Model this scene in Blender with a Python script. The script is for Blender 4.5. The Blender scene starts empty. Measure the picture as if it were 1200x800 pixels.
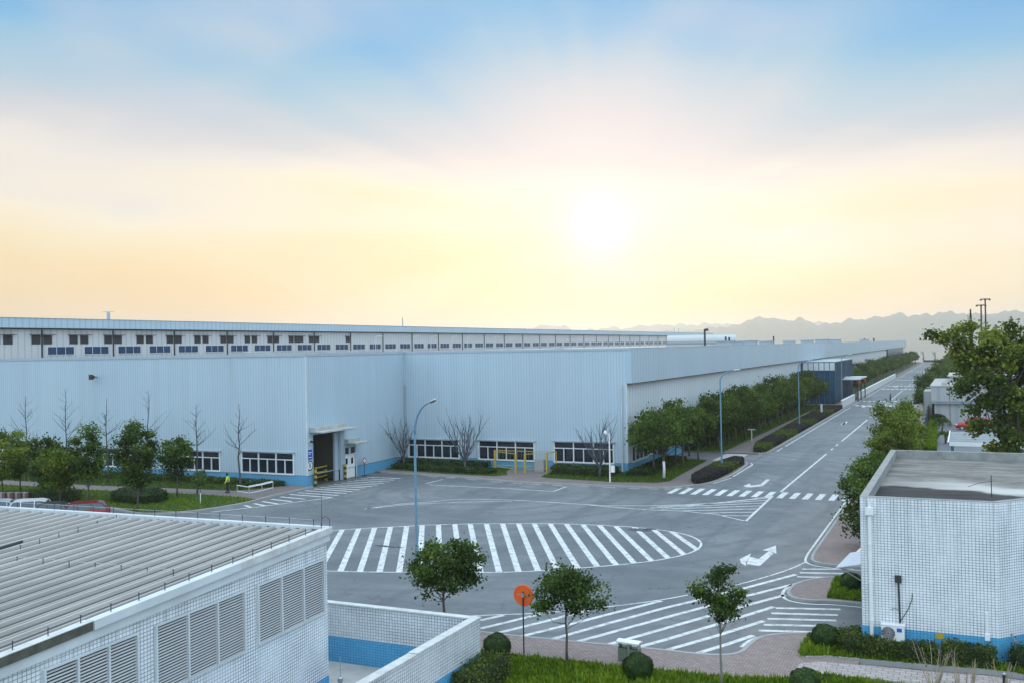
import bpy, bmesh, math, random
import numpy as np
from mathutils import Vector, Matrix
PI = math.pi
sc = bpy.context.scene
COL = sc.collection
# ------------------------------------------------------------------ camera
F, H = 1150.0, 12.5                      # focal length in pixels of a 1200 px wide frame, camera height in metres
YAW, PITCH, ROLL = math.atan(530 / F), 6.5 / F, math.atan(.0178)
RM = Matrix.Rotation(YAW, 3, 'Z') @ Matrix.Rotation(PI / 2 + PITCH, 3, 'X') @ Matrix.Rotation(-ROLL, 3, 'Z')
cam = bpy.data.cameras.new('camera'); co = bpy.data.objects.new('camera', cam); COL.objects.link(co)
cam.sensor_width = 36; cam.lens = 36 * F / 1200; cam.clip_start = .1; cam.clip_end = 30000
co.location = (0, 0, H); co.rotation_euler = RM.to_euler(); sc.camera = co
def ray(px, py): return RM @ Vector((px - 600, -(py - 400), -F))
def g(px, py, z=0.0):                    # ground point measured from the photograph
    d = ray(px, py); return Vector((0, 0, H)) + d * ((z - H) / d.z)
def onX(px, py, X): d = ray(px, py); return Vector((0, 0, H)) + d * (X / d.x)
def onY(px, py, Y): d = ray(px, py); return Vector((0, 0, H)) + d * (Y / d.y)
def G(l, z=0.0): return [g(x, y, z).to_2d() for x, y in l]
# ------------------------------------------------------------------ mesh builder
class MB:
    def __init__(s): s.v = []; s.f = []
    def add(s, vs, fs):
        b = len(s.v); s.v += [Vector(p) for p in vs]; s.f += [tuple(i + b for i in f) for f in fs]; return s
    def box(s, x0, x1, y0, y1, z0, z1):
        return s.add([(x, y, z) for z in (z0, z1) for y in (y0, y1) for x in (x0, x1)],
                     [(0, 2, 3, 1), (4, 5, 7, 6), (0, 1, 5, 4), (2, 6, 7, 3), (0, 4, 6, 2), (1, 3, 7, 5)])
    def obox(s, o, u, n, us, zs, ns):    # box in wall coordinates: along u, up, outwards n
        o, u, n = Vector(o), Vector(u), Vector(n)
        vs = [o + u * a + Vector((0, 0, z)) + n * b for z in zs for b in ns for a in us]
        return s.add(vs, [(0, 2, 3, 1), (4, 5, 7, 6), (0, 1, 5, 4), (2, 6, 7, 3), (0, 4, 6, 2), (1, 3, 7, 5)])
    def quad(s, *p): return s.add(p, [tuple(range(len(p)))])
    def prism(s, poly, z0, z1, bottom=False):
        n = len(poly); a = sum(poly[i][0] * poly[(i + 1) % n][1] - poly[(i + 1) % n][0] * poly[i][1] for i in range(n))
        if a < 0: poly = poly[::-1]
        zf0 = z0 if callable(z0) else (lambda x, y: z0); zf1 = z1 if callable(z1) else (lambda x, y: z1)
        vs = [(p[0], p[1], zf0(p[0], p[1])) for p in poly] + [(p[0], p[1], zf1(p[0], p[1])) for p in poly]
        fs = [(i, (i + 1) % n, n + (i + 1) % n, n + i) for i in range(n)] + [tuple(range(n, 2 * n))]
        if bottom: fs.append(tuple(range(n - 1, -1, -1)))
        return s.add(vs, fs)
    def tube(s, path, r, n=6, cap=True):
        path = [Vector(p) for p in path]; m = len(path); rs = r if isinstance(r, (list, tuple)) else [r] * m
        b = len(s.v); ref = None
        for i, p in enumerate(path):
            t = (path[min(i + 1, m - 1)] - path[max(i - 1, 0)]).normalized()
            if ref is None: ref = Vector((1, 0, 0)) if abs(t.x) < .9 else Vector((0, 1, 0))
            x = (ref - t * ref.dot(t)).normalized(); y = t.cross(x); ref = x
            for k in range(n):
                a = 2 * PI * k / n; s.v.append(p + (x * math.cos(a) + y * math.sin(a)) * rs[i])
        for i in range(m - 1):
            for k in range(n):
                k2 = (k + 1) % n; s.f.append((b + i * n + k, b + i * n + k2, b + (i + 1) * n + k2, b + (i + 1) * n + k))
        if cap:
            s.f.append(tuple(b + k for k in range(n - 1, -1, -1))); s.f.append(tuple(b + (m - 1) * n + k for k in range(n)))
        return s
    def lathe(s, prof, o=(0, 0, 0), n=16):
        b = len(s.v)
        for r, z in prof:
            for k in range(n): a = 2 * PI * k / n; s.v.append(Vector((o[0] + r * math.cos(a), o[1] + r * math.sin(a), o[2] + z)))
        for i in range(len(prof) - 1):
            for k in range(n):
                k2 = (k + 1) % n; s.f.append((b + i * n + k, b + i * n + k2, b + (i + 1) * n + k2, b + (i + 1) * n + k))
        return s
    def wall(s, o, u, n, us, zs, holes=(), depth=.14):   # rectangle with real openings and reveals
        o, u, n = Vector(o), Vector(u), Vector(n); Z = Vector((0, 0, 1))
        P = lambda a, z, d=0: o + u * a + Z * z + n * d
        xs = sorted({us[0], us[1], *[h[0] for h in holes], *[h[1] for h in holes]})
        ys = sorted({zs[0], zs[1], *[max(h[2], zs[0]) for h in holes], *[min(h[3], zs[1]) for h in holes]})
        for i in range(len(xs) - 1):
            for j in range(len(ys) - 1):
                cx, cy = (xs[i] + xs[i + 1]) / 2, (ys[j] + ys[j + 1]) / 2
                if any(h[0] < cx < h[1] and h[2] < cy < h[3] for h in holes): continue
                s.quad(P(xs[i], ys[j]), P(xs[i + 1], ys[j]), P(xs[i + 1], ys[j + 1]), P(xs[i], ys[j + 1]))
        for a, b, c, d in holes:
            c = max(c, zs[0]); d = min(d, zs[1])
            if d <= c: continue
            for p, q in (((a, c), (b, c)), ((b, c), (b, d)), ((b, d), (a, d)), ((a, d), (a, c))):
                s.quad(P(*p), P(*q), P(q[0], q[1], -depth), P(p[0], p[1], -depth))
        return s
    def build(s, name, mat, parent=None, origin=None, smooth=False, uv=True):
        org = Vector(origin) if origin is not None else Vector((0, 0, 0))
        me = bpy.data.meshes.new(name); me.from_pydata([tuple(p - org) for p in s.v], [], s.f); me.update()
        if uv:
            ul = me.uv_layers.new(name='UVMap'); Z = Vector((0, 0, 1))
            for p in me.polygons:
                nn = p.normal; h = Z.cross(nn)
                if h.length < .25: ux, vx = Vector((1, 0, 0)), Vector((0, 1, 0))
                else: ux = h.normalized(); vx = nn.cross(ux)
                for li in p.loop_indices:
                    q = me.vertices[me.loops[li].vertex_index].co + org; ul.data[li].uv = (q.dot(ux), q.dot(vx))
        if smooth: me.polygons.foreach_set('use_smooth', [True] * len(me.polygons))
        me.materials.append(mat)
        return link(name, me, parent, org if origin is not None else None)
def link(name, me, parent=None, loc=None):
    o = bpy.data.objects.new(name, me); COL.objects.link(o)
    if parent: o.parent = parent
    if loc is not None and not parent: o.location = loc
    return o
def tag(o, label=None, cat=None, group=None, kind=None):
    for k, v in (('label', label), ('category', cat), ('group', group), ('kind', kind)):
        if v: o[k] = v
    return o
def thing(name, label, cat, loc, group=None, rz=0):
    o = bpy.data.objects.new(name, None); COL.objects.link(o); o.location = loc; o.rotation_euler = (0, 0, rz)
    o.empty_display_size = .3
    return tag(o, label, cat, group)
def struct(o): o['kind'] = 'structure'; return o
def dup(T, loc, rz=0, sc_=1.0, label=None, group=None):
    c = T.copy(); COL.objects.link(c); c.location = loc; c.rotation_euler = (0, 0, rz)
    c.scale = sc_ if isinstance(sc_, tuple) else (sc_,) * 3
    if label: c['label'] = label
    if group: c['group'] = group
    for ch in list(T.children):
        d = ch.copy(); COL.objects.link(d); d.parent = c
        for gc in list(ch.children):
            e = gc.copy(); COL.objects.link(e); e.parent = d
    return c
# ------------------------------------------------------------------ materials
def newmat(name):
    m = bpy.data.materials.new(name); m.use_nodes = True; nt = m.node_tree
    return m, nt, nt.nodes, nt.links, nt.nodes['Principled BSDF']
def srgb(r, g_, b): return tuple(((c / 255 + .055) / 1.055) ** 2.4 if c > 10 else c / 255 / 12.92 for c in (r, g_, b)) + (1,)
def mixc(N, L, fac, a, b, mode='MIX'):
    n = N.new('ShaderNodeMix'); n.data_type = 'RGBA'; n.blend_type = mode
    for s, v in ((n.inputs[0], fac), (n.inputs[6], a), (n.inputs[7], b)):
        if isinstance(v, bpy.types.NodeSocket): L.new(v, s)
        else: s.default_value = v
    return n.outputs[2]
def mth(N, L, op, a, b=None, c=None, clamp=False):
    n = N.new('ShaderNodeMath'); n.operation = op; n.use_clamp = clamp
    for s, v in zip(n.inputs, (a, b, c)):
        if v is None: continue
        if isinstance(v, bpy.types.NodeSocket): L.new(v, s)
        else: s.default_value = v
    return n.outputs[0]
def mapr(N, L, v, a, b, c=0.0, d=1.0, smooth=True):
    n = N.new('ShaderNodeMapRange'); n.interpolation_type = 'SMOOTHSTEP' if smooth else 'LINEAR'
    L.new(v, n.inputs[0]); n.inputs[1].default_value = a; n.inputs[2].default_value = b; n.inputs[3].default_value = c; n.inputs[4].default_value = d
    return n.outputs[0]
def noise(N, L, vec, scale, detail=4, rough=.55, mapping=None):
    if mapping:
        mp = N.new('ShaderNodeMapping'); L.new(vec, mp.inputs[0]); mp.inputs[3].default_value = mapping; vec = mp.outputs[0]
    n = N.new('ShaderNodeTexNoise'); n.inputs['Scale'].default_value = scale; n.inputs['Detail'].default_value = detail
    n.inputs['Roughness'].default_value = rough; L.new(vec, n.inputs['Vector']); return n.outputs[0]
def coords(N, kind='Object'):
    return N.new('ShaderNodeTexCoord').outputs[kind]
def wpos(N): return N.new('ShaderNodeNewGeometry').outputs['Position']
def plain(name, col, rough=.6, metal=0.0, vary=.12, scale=3.0, bump=0.0, spec=.5):
    m, nt, N, L, B = newmat(name); p = wpos(N)
    n = noise(N, L, p, scale); c = mixc(N, L, n, tuple(x * (1 - vary) for x in col[:3]) + (1,), tuple(min(1, x * (1 + vary)) for x in col[:3]) + (1,))
    L.new(c, B.inputs['Base Color']); B.inputs['Roughness'].default_value = rough; B.inputs['Metallic'].default_value = metal
    B.inputs['Specular IOR Level'].default_value = spec
    if bump:
        bm = N.new('ShaderNodeBump'); bm.inputs['Strength'].default_value = bump; bm.inputs['Distance'].default_value = .02
        L.new(noise(N, L, p, scale * 8, 3), bm.inputs['Height']); L.new(bm.outputs[0], B.inputs['Normal'])
    return m
def asphalt():
    m, nt, N, L, B = newmat('asphalt'); p = wpos(N)
    big = noise(N, L, p, .09, 5, .6); mid = noise(N, L, p, .7, 5, .65); fine = noise(N, L, p, 45, 2)
    lanes = noise(N, L, p, .55, 3, .5, (1.0, .035, 1)); lanes2 = noise(N, L, p, .35, 4, .6, (.15, 1.2, 1))
    c = mixc(N, L, mapr(N, L, big, .32, .68), (.080, .091, .102, 1), (.172, .182, .190, 1))
    c = mixc(N, L, mapr(N, L, mid, .35, .75, 0, .45), c, (.125, .134, .142, 1))
    c = mixc(N, L, mapr(N, L, lanes, .49, .66, 0, .7), c, (.088, .097, .107, 1))
    c = mixc(N, L, mapr(N, L, lanes2, .55, .70, 0, .5), c, (.175, .185, .192, 1))
    vo = N.new('ShaderNodeTexVoronoi'); vo.feature = 'DISTANCE_TO_EDGE'; vo.inputs['Scale'].default_value = .16
    w = N.new('ShaderNodeVectorMath'); w.operation = 'ADD'; L.new(p, w.inputs[0])
    nn = N.new('ShaderNodeTexNoise'); nn.inputs['Scale'].default_value = .8; nn.inputs['Detail'].default_value = 6; L.new(p, nn.inputs['Vector'])
    sc3 = N.new('ShaderNodeVectorMath'); sc3.operation = 'SCALE'; sc3.inputs[3].default_value = 2.2; L.new(nn.outputs['Color'], sc3.inputs[0]); L.new(sc3.outputs[0], w.inputs[1])
    L.new(w.outputs[0], vo.inputs['Vector'])
    crack = mapr(N, L, vo.outputs['Distance'], .001, .008, .65, 0)
    c = mixc(N, L, crack, c, (.045, .05, .055, 1))
    c = mixc(N, L, mapr(N, L, fine, .3, .7, 0, .22), c, (.09, .095, .1, 1))
    spots = noise(N, L, p, .42, 6, .7); c = mixc(N, L, mapr(N, L, spots, .62, .72, 0, .65), c, (.05, .054, .06, 1))
    arcs = N.new('ShaderNodeTexWave'); arcs.wave_type = 'RINGS'; arcs.rings_direction = 'Z'; arcs.inputs['Scale'].default_value = .115; arcs.inputs['Distortion'].default_value = 2.5; arcs.inputs['Detail'].default_value = 3; arcs.inputs['Detail Scale'].default_value = .25
    mp = N.new('ShaderNodeMapping'); mp.inputs[1].default_value = (38, -76, 0); L.new(p, mp.inputs[0]); L.new(mp.outputs[0], arcs.inputs['Vector'])
    c = mixc(N, L, mth(N, L, 'MULTIPLY', mapr(N, L, arcs.outputs['Fac'], .72, .98), mapr(N, L, big, .38, .62, .1, .5)), c, (.078, .086, .094, 1))
    L.new(c, B.inputs['Base Color'])
    L.new(mapr(N, L, mid, .3, .7, .5, .68), B.inputs['Roughness'])
    bm = N.new('ShaderNodeBump'); bm.inputs['Strength'].default_value = .25; bm.inputs['Distance'].default_value = .01; L.new(fine, bm.inputs['Height']); L.new(bm.outputs[0], B.inputs['Normal'])
    return m
def roadpaint(name='road_paint'):
    m, nt, N, L, B = newmat(name); p = wpos(N)
    wear = mapr(N, L, noise(N, L, p, 2.2, 8, .75), .45, .66, 0, .85)
    c = mixc(N, L, wear, (.62, .63, .62, 1), (.20, .21, .22, 1)); c = mixc(N, L, mapr(N, L, noise(N, L, p, .25, 3), .35, .7, 0, .3), c, (.42, .43, .43, 1))
    L.new(c, B.inputs['Base Color']); B.inputs['Roughness'].default_value = .6; return m
def uvn(N): return N.new('ShaderNodeUVMap').outputs[0]
def cladding(name, col, pitch=.31, depth=.3, dirt=.35):
    m, nt, N, L, B = newmat(name); uv = uvn(N); sp = N.new('ShaderNodeSeparateXYZ'); L.new(uv, sp.inputs[0])
    fr = mth(N, L, 'FRACT', mth(N, L, 'DIVIDE', sp.outputs[0], pitch))
    tri = mth(N, L, 'ABSOLUTE', mth(N, L, 'SUBTRACT', fr, .5))
    groove = mapr(N, L, tri, .03, .16, 1, 0)
    p = wpos(N)
    n1 = noise(N, L, p, .12, 4); n2 = noise(N, L, uv, 1.2, 6, .7, (1.2, .05, 1)); n3 = noise(N, L, p, .9, 4)
    pan = N.new('ShaderNodeTexWhiteNoise'); pan.noise_dimensions = '1D'; L.new(mth(N, L, 'FLOOR', mth(N, L, 'DIVIDE', sp.outputs[0], pitch * 3)), pan.inputs['W'])
    dk = tuple(x * .78 for x in col[:3]) + (1,); lt = tuple(min(.86, x * 1.05) for x in col[:3]) + (1,)
    c = mixc(N, L, mapr(N, L, n1, .3, .7), col, lt); c = mixc(N, L, mth(N, L, 'MULTIPLY', pan.outputs[0], .22), c, dk)
    c = mixc(N, L, mapr(N, L, n2, .54, .80, 0, dirt), c, (.33, .34, .34, 1))
    c = mixc(N, L, mapr(N, L, n3, .55, .8, 0, .12), c, dk)
    c = mixc(N, L, mth(N, L, 'MULTIPLY', groove, .45), c, (.2, .25, .3, 1))
    L.new(c, B.inputs['Base Color']); B.inputs['Roughness'].default_value = .45
    bm = N.new('ShaderNodeBump'); bm.inputs['Strength'].default_value = depth; bm.inputs['Distance'].default_value = .03; bm.invert = True
    L.new(groove, bm.inputs['Height']); L.new(bm.outputs[0], B.inputs['Normal']); return m
def tiles(name, c1, c2, grout, sx=.105, sz=.1, mortar=.009, offset=0.0, stain=.3, rough=.3, bumpy=.25, stainc=(.3, .31, .3, 1)):
    m, nt, N, L, B = newmat(name); uv = uvn(N)
    wob = N.new('ShaderNodeVectorMath'); wob.operation = 'ADD'; L.new(uv, wob.inputs[0])
    nz = N.new('ShaderNodeTexNoise'); nz.inputs['Scale'].default_value = 1.3; L.new(uv, nz.inputs['Vector'])
    sc3 = N.new('ShaderNodeVectorMath'); sc3.operation = 'SCALE'; sc3.inputs[3].default_value = .014; L.new(nz.outputs['Color'], sc3.inputs[0]); L.new(sc3.outputs[0], wob.inputs[1])
    b = N.new('ShaderNodeTexBrick'); L.new(wob.outputs[0], b.inputs['Vector']); b.offset = offset; b.squash = 1.0
    b.inputs['Scale'].default_value = 1; b.inputs['Brick Width'].default_value = sx; b.inputs['Row Height'].default_value = sz
    b.inputs['Mortar Size'].default_value = mortar; b.inputs['Mortar Smooth'].default_value = .2
    b.inputs['Color1'].default_value = c1; b.inputs['Color2'].default_value = c2; b.inputs['Mortar'].default_value = grout
    p = wpos(N)
    gn = noise(N, L, p, .7, 4); g2 = noise(N, L, uv, 1.5, 5, .65, (1.6, .12, 1))
    bfac = mth(N, L, 'MULTIPLY', b.outputs['Fac'], mapr(N, L, gn, .3, .7, .5, .9))
    tile = mixc(N, L, .0, c1, c2); face = mixc(N, L, b.outputs['Fac'], b.outputs['Color'], mixc(N, L, .5, c1, c2))
    c = mixc(N, L, bfac, face, grout)
    c = mixc(N, L, mapr(N, L, g2, .5, .8, 0, stain), c, stainc); c = mixc(N, L, mapr(N, L, noise(N, L, p, .35, 5), .45, .75, 0, stain * .6), c, stainc)
    if name == 'white_tile':      # grime runs hanging from the roof edge
        sz_ = N.new('ShaderNodeSeparateXYZ'); L.new(p, sz_.inputs[0]); g3 = noise(N, L, uv, 2.6, 5, .6, (1.5, .07, 1))
        c = mixc(N, L, mth(N, L, 'MULTIPLY', mapr(N, L, g3, .46, .68, 0, .6), mapr(N, L, sz_.outputs[2], 3.2, 6.2)), c, (.27, .28, .29, 1))
    L.new(c, B.inputs['Base Color'])
    L.new(mth(N, L, 'MULTIPLY_ADD', b.outputs['Fac'], .5, rough), B.inputs['Roughness'])
    bm = N.new('ShaderNodeBump'); bm.inputs['Strength'].default_value = bumpy; bm.inputs['Distance'].default_value = .01; bm.invert = True
    L.new(b.outputs['Fac'], bm.inputs['Height']); L.new(bm.outputs[0], B.inputs['Normal']); return m
def foliage(name, ramp, trans=.36, rough=.55):
    m, nt, N, L, B = newmat(name)
    at = N.new('ShaderNodeAttribute'); at.attribute_name = 'tone'
    rp = N.new('ShaderNodeValToRGB'); els = rp.color_ramp.elements
    for i, (pos, c) in enumerate(ramp):
        e = els[i] if i < 2 else els.new(pos); e.position = pos; e.color = c + (1,)
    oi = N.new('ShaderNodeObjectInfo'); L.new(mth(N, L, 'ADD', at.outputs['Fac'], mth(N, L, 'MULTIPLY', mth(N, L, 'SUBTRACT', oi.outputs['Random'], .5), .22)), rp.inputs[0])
    L.new(rp.outputs[0], B.inputs['Base Color']); B.inputs['Roughness'].default_value = .65; B.inputs['Specular IOR Level'].default_value = .18
    tr = N.new('ShaderNodeBsdfTranslucent'); L.new(mixc(N, L, .35, rp.outputs[0], (.16, .2, .03, 1)), tr.inputs[0])
    mx = N.new('ShaderNodeMixShader'); mx.inputs[0].default_value = trans; L.new(B.outputs[0], mx.inputs[1]); L.new(tr.outputs[0], mx.inputs[2])
    L.new(mx.outputs[0], nt.nodes['Material Output'].inputs[0]); return m
def glassy(name, col, rough=.08, spec=.5):
    m, nt, N, L, B = newmat(name); p = wpos(N)
    n = noise(N, L, p, .8, 2); L.new(mixc(N, L, n, tuple(x * .5 for x in col[:3]) + (1,), tuple(x * 1.4 for x in col[:3]) + (1,)), B.inputs['Base Color'])
    B.inputs['Roughness'].default_value = rough; B.inputs['Specular IOR Level'].default_value = spec
    bm = N.new('ShaderNodeBump'); bm.inputs['Strength'].default_value = .05; L.new(noise(N, L, p, .5, 2), bm.inputs['Height']); L.new(bm.outputs[0], B.inputs['Normal']); return m
M = {}
M['asphalt'] = asphalt(); M['paint'] = roadpaint()
M['clad'] = cladding('wall_cladding', (.41, .515, .585, 1), dirt=.6); M['cladlong'] = cladding('long_wall_cladding', (.55, .60, .63, 1), .9, .2, .2); M['clad2'] = cladding('band_cladding', (.37, .475, .545, 1), .9, .2, .15)
M['cladfar'] = cladding('far_cladding', (.50, .50, .50, 1), .9, .15, .2)
M['plinth'] = tiles('plinth_blue', (.08, .29, .47, 1), (.095, .32, .50, 1), (.06, .22, .36, 1), .4, .2, .008, .5, .35, .6, .2, (.2, .3, .38, 1))
M['tile'] = tiles('white_tile', (.70, .745, .785, 1), (.80, .83, .85, 1), (.075, .10, .13, 1), .126, .104, .0118, 0.0, .38)
M['tilesmall'] = tiles('white_tile_small', (.72, .76, .80, 1), (.79, .82, .84, 1), (.15, .19, .23, 1), .125, .115, .0085, 0.0, .18)
M['tileyard'] = tiles('white_tile_weathered', (.60, .64, .67, 1), (.72, .75, .77, 1), (.09, .11, .13, 1), .125, .115, .0125, 0.0, .45)
M['tileblue'] = tiles('blue_tile', (.075, .33, .58, 1), (.095, .38, .63, 1), (.03, .12, .22, 1), .126, .104, .009, 0.0, .15, .3, .25, (.15, .3, .42, 1))
M['brick'] = tiles('paving_brick', (.225, .165, .155, 1), (.30, .235, .22, 1), (.10, .085, .08, 1), .24, .13, .018, .5, .35, .8, .4, (.2, .18, .17, 1))
M['brickfar'] = plain('paving_brick_far', (.16, .135, .13, 1), .85, 0, .2, .8, .2)
M['slabs'] = tiles('path_slabs', (.33, .275, .265, 1), (.42, .36, .345, 1), (.13, .115, .11, 1), .4, .28, .02, .5, .35, .8, .3, (.3, .29, .26, 1))
M['kerb'] = plain('kerb_stone', (.30, .30, .295, 1), .8, 0, .25, 2.0, .25)
M['conc'] = plain('concrete', (.36, .36, .35, 1), .85, 0, .3, 1.6, .3)
M['mossy'] = plain('mossy_edge', (.085, .085, .065, 1), .9, 0, .8, 4, .4); M['parapet'] = plain('weathered_parapet', (.24, .245, .24, 1), .9, 0, .5, 2.2, .4); M['canopy'] = plain('stained_canopy', (.40, .41, .39, 1), .85, 0, .5, 1.5)
M['rib_shade'] = plain('rib_shade_dirt', (.09, .09, .088, 1), .9, 0, .4, 3)  # dark strips beside the ribs: painted rib shade along with dirt
M['capstone'] = plain('wall_cap', (.52, .53, .52, 1), .8, 0, .4, 2.5, .2)
M['soil'] = plain('ground_soil', (.075, .085, .045, 1), .95, 0, .4, .5, .4)
M['grassbase'] = plain('grass_base', (.035, .07, .006, 1), .95, 0, .5, 3.0, .6)
M['metalroof'] = None
M['trim'] = plain('grey_blue_trim', (.34, .41, .46, 1), .5, .0, .15, .6)
M['trimwhite'] = plain('white_trim', (.56, .60, .62, 1), .5, 0, .22, .9)
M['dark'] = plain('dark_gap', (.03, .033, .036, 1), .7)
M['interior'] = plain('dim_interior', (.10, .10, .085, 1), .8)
M['glass'] = glassy('dark_window_glass', (.012, .02, .035, 1), .06)
M['glassblue'] = glassy('blue_window_glass', (.012, .045, .11, 1), .12, .3)
M['curtain'] = glassy('curtain_glass', (.018, .07, .13, 1), .25, .2)
M['framew'] = plain('window_frame_white', (.70, .72, .73, 1), .4, 0, .05)
M['carglass'] = glassy('car_glass', (.05, .075, .095, 1), .05, .8)
M['mullion'] = plain('blue_mullion', (.05, .085, .115, 1), .5); M['louvre'] = plain('louvre_grey', (.44, .45, .45, 1), .5, 0, .15, 1.5); M['panelgrey'] = cladding('grey_panel', (.36, .37, .375, 1), 2.4, .1, .3)
M['pole'] = plain('pole_paint', (.12, .24, .34, 1), .45, .0, .1, 4)
M['steel'] = plain('galvanised_steel', (.42, .44, .45, 1), .4, .6, .15, 6)
M['black'] = plain('black_plastic', (.02, .02, .022, 1), .5)
M['yellow'] = plain('yellow_paint', (.42, .31, .045, 1), .5, 0, .2, 4)
M['orange'] = plain('orange_paint', (.80, .12, .012, 1), .5, 0, .08, 8)
M['white'] = plain('white_paint', (.75, .76, .76, 1), .45, 0, .08, 4)
M['bark'] = plain('bark', (.10, .085, .07, 1), .9, 0, .35, 12, .5)
M['barkpale'] = plain('bark_pale', (.20, .18, .15, 1), .9, 0, .3, 10, .4)
M['barkgrey'] = plain('bark_bare_twig', (.075, .085, .095, 1), .9, 0, .3, 6)
M['straw'] = plain('dry_stalk', (.36, .28, .20, 1), .9, 0, .3, 6)
M['bluesign'] = plain('blue_sign_paint', (.03, .07, .42, 1), .5, 0, .05)
M['red'] = plain('red_paint', (.35, .02, .02, 1), .35, 0, .1)
M['binlid'] = plain('bin_green', (.12, .16, .11, 1), .5, 0, .2, 6)
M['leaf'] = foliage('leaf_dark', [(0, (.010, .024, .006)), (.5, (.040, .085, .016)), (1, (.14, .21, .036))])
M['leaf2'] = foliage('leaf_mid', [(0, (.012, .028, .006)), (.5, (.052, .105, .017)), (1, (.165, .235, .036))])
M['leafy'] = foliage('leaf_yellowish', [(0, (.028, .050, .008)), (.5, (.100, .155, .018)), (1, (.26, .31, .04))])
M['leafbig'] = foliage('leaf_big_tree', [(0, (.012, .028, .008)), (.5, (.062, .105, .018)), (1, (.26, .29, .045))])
M['hedgeleaf'] = foliage('hedge_leaf', [(0, (.020, .040, .006)), (.5, (.060, .095, .012)), (1, (.16, .19, .03))], .2)
M['hedgedark'] = foliage('hedge_leaf_dark', [(0, (.012, .028, .008)), (.5, (.032, .066, .016)), (1, (.085, .14, .032))], .2)
M['hedgepurple'] = foliage('hedge_leaf_purple', [(0, (.020, .015, .020)), (.5, (.038, .030, .038)), (1, (.065, .052, .06))], .2)
M['grass'] = foliage('grass_blade', [(0, (.045, .085, .004)), (.5, (.105, .19, .008)), (1, (.24, .32, .02))], .3)
M['grassdim'] = foliage('grass_blade_dim', [(0, (.030, .066, .005)), (.5, (.062, .12, .008)), (1, (.14, .20, .02))], .3)
M['core'] = plain('hedge_core', (.02, .03, .012, 1), 1)
M['skin'] = plain('skin', (.35, .2, .14, 1), .6)
M['cloth'] = plain('dark_cloth', (.02, .025, .04, 1), .9)
M['hivis'] = plain('hi_vis_cloth', (.45, .75, .05, 1), .8)
M['hair'] = plain('black_hair', (.012, .011, .01, 1), .8)
M['tyre'] = plain('tyre_rubber', (.02, .02, .02, 1), .9)
def roofmetal():
    m, nt, N, L, B = newmat('sheet_metal_roof'); uv = uvn(N); p = wpos(N)
    n2 = noise(N, L, p, 1.1, 6, .65, (1.4, .12, 1)); n1 = noise(N, L, p, .3, 4)
    c = mixc(N, L, mapr(N, L, n1, .3, .7), (.40, .375, .35, 1), (.50, .475, .445, 1)); c = mixc(N, L, mapr(N, L, n2, .5, .78, 0, .5), c, (.27, .27, .26, 1))
    L.new(c, B.inputs['Base Color']); B.inputs['Roughness'].default_value = .5; B.inputs['Metallic'].default_value = .25; return m
M['metalroof'] = roofmetal()
def roofconc():
    m, nt, N, L, B = newmat('stained_roof_concrete'); p = wpos(N)
    n1 = noise(N, L, p, .9, 9, .72, (.4, 1.3, 1)); n2 = noise(N, L, p, 1.8, 9, .75, (.35, 1.7, 1)); n3 = noise(N, L, p, .28, 3, .5)
    c = mixc(N, L, mapr(N, L, n1, .3, .7), (.145, .138, .125, 1), (.27, .26, .24, 1)); c = mixc(N, L, mapr(N, L, n2, .46, .62, 0, .8), c, (.085, .085, .08, 1))
    sp = N.new('ShaderNodeSeparateXYZ'); L.new(p, sp.inputs[0])
    # a puddle stain along the low front edge and a washed pale band behind it
    e = mth(N, L, 'ADD', sp.outputs[1], mth(N, L, 'MULTIPLY', mth(N, L, 'SUBTRACT', n3, .5), 5.0)); e = mth(N, L, 'ADD', e, mth(N, L, 'MULTIPLY', sp.outputs[0], .22))
    pale = mth(N, L, 'MULTIPLY', mapr(N, L, e, 47.0, 47.6), mapr(N, L, e, 48.6, 51.0, 1, 0)); c = mixc(N, L, mth(N, L, 'MULTIPLY', pale, mapr(N, L, sp.outputs[0], -3.0, 1.5, .25, .9)), c, (.50, .49, .47, 1))
    wet = mth(N, L, 'MULTIPLY', mapr(N, L, e, 46.7, 47.3, 1, 0), mapr(N, L, n2, .35, .6, 1, .72)); c = mixc(N, L, wet, c, (.028, .03, .032, 1))
    L.new(c, B.inputs['Base Color']); B.inputs['Roughness'].default_value = .92; B.inputs['Specular IOR Level'].default_value = .08; return m
M['roofconc'] = roofconc()
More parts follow.
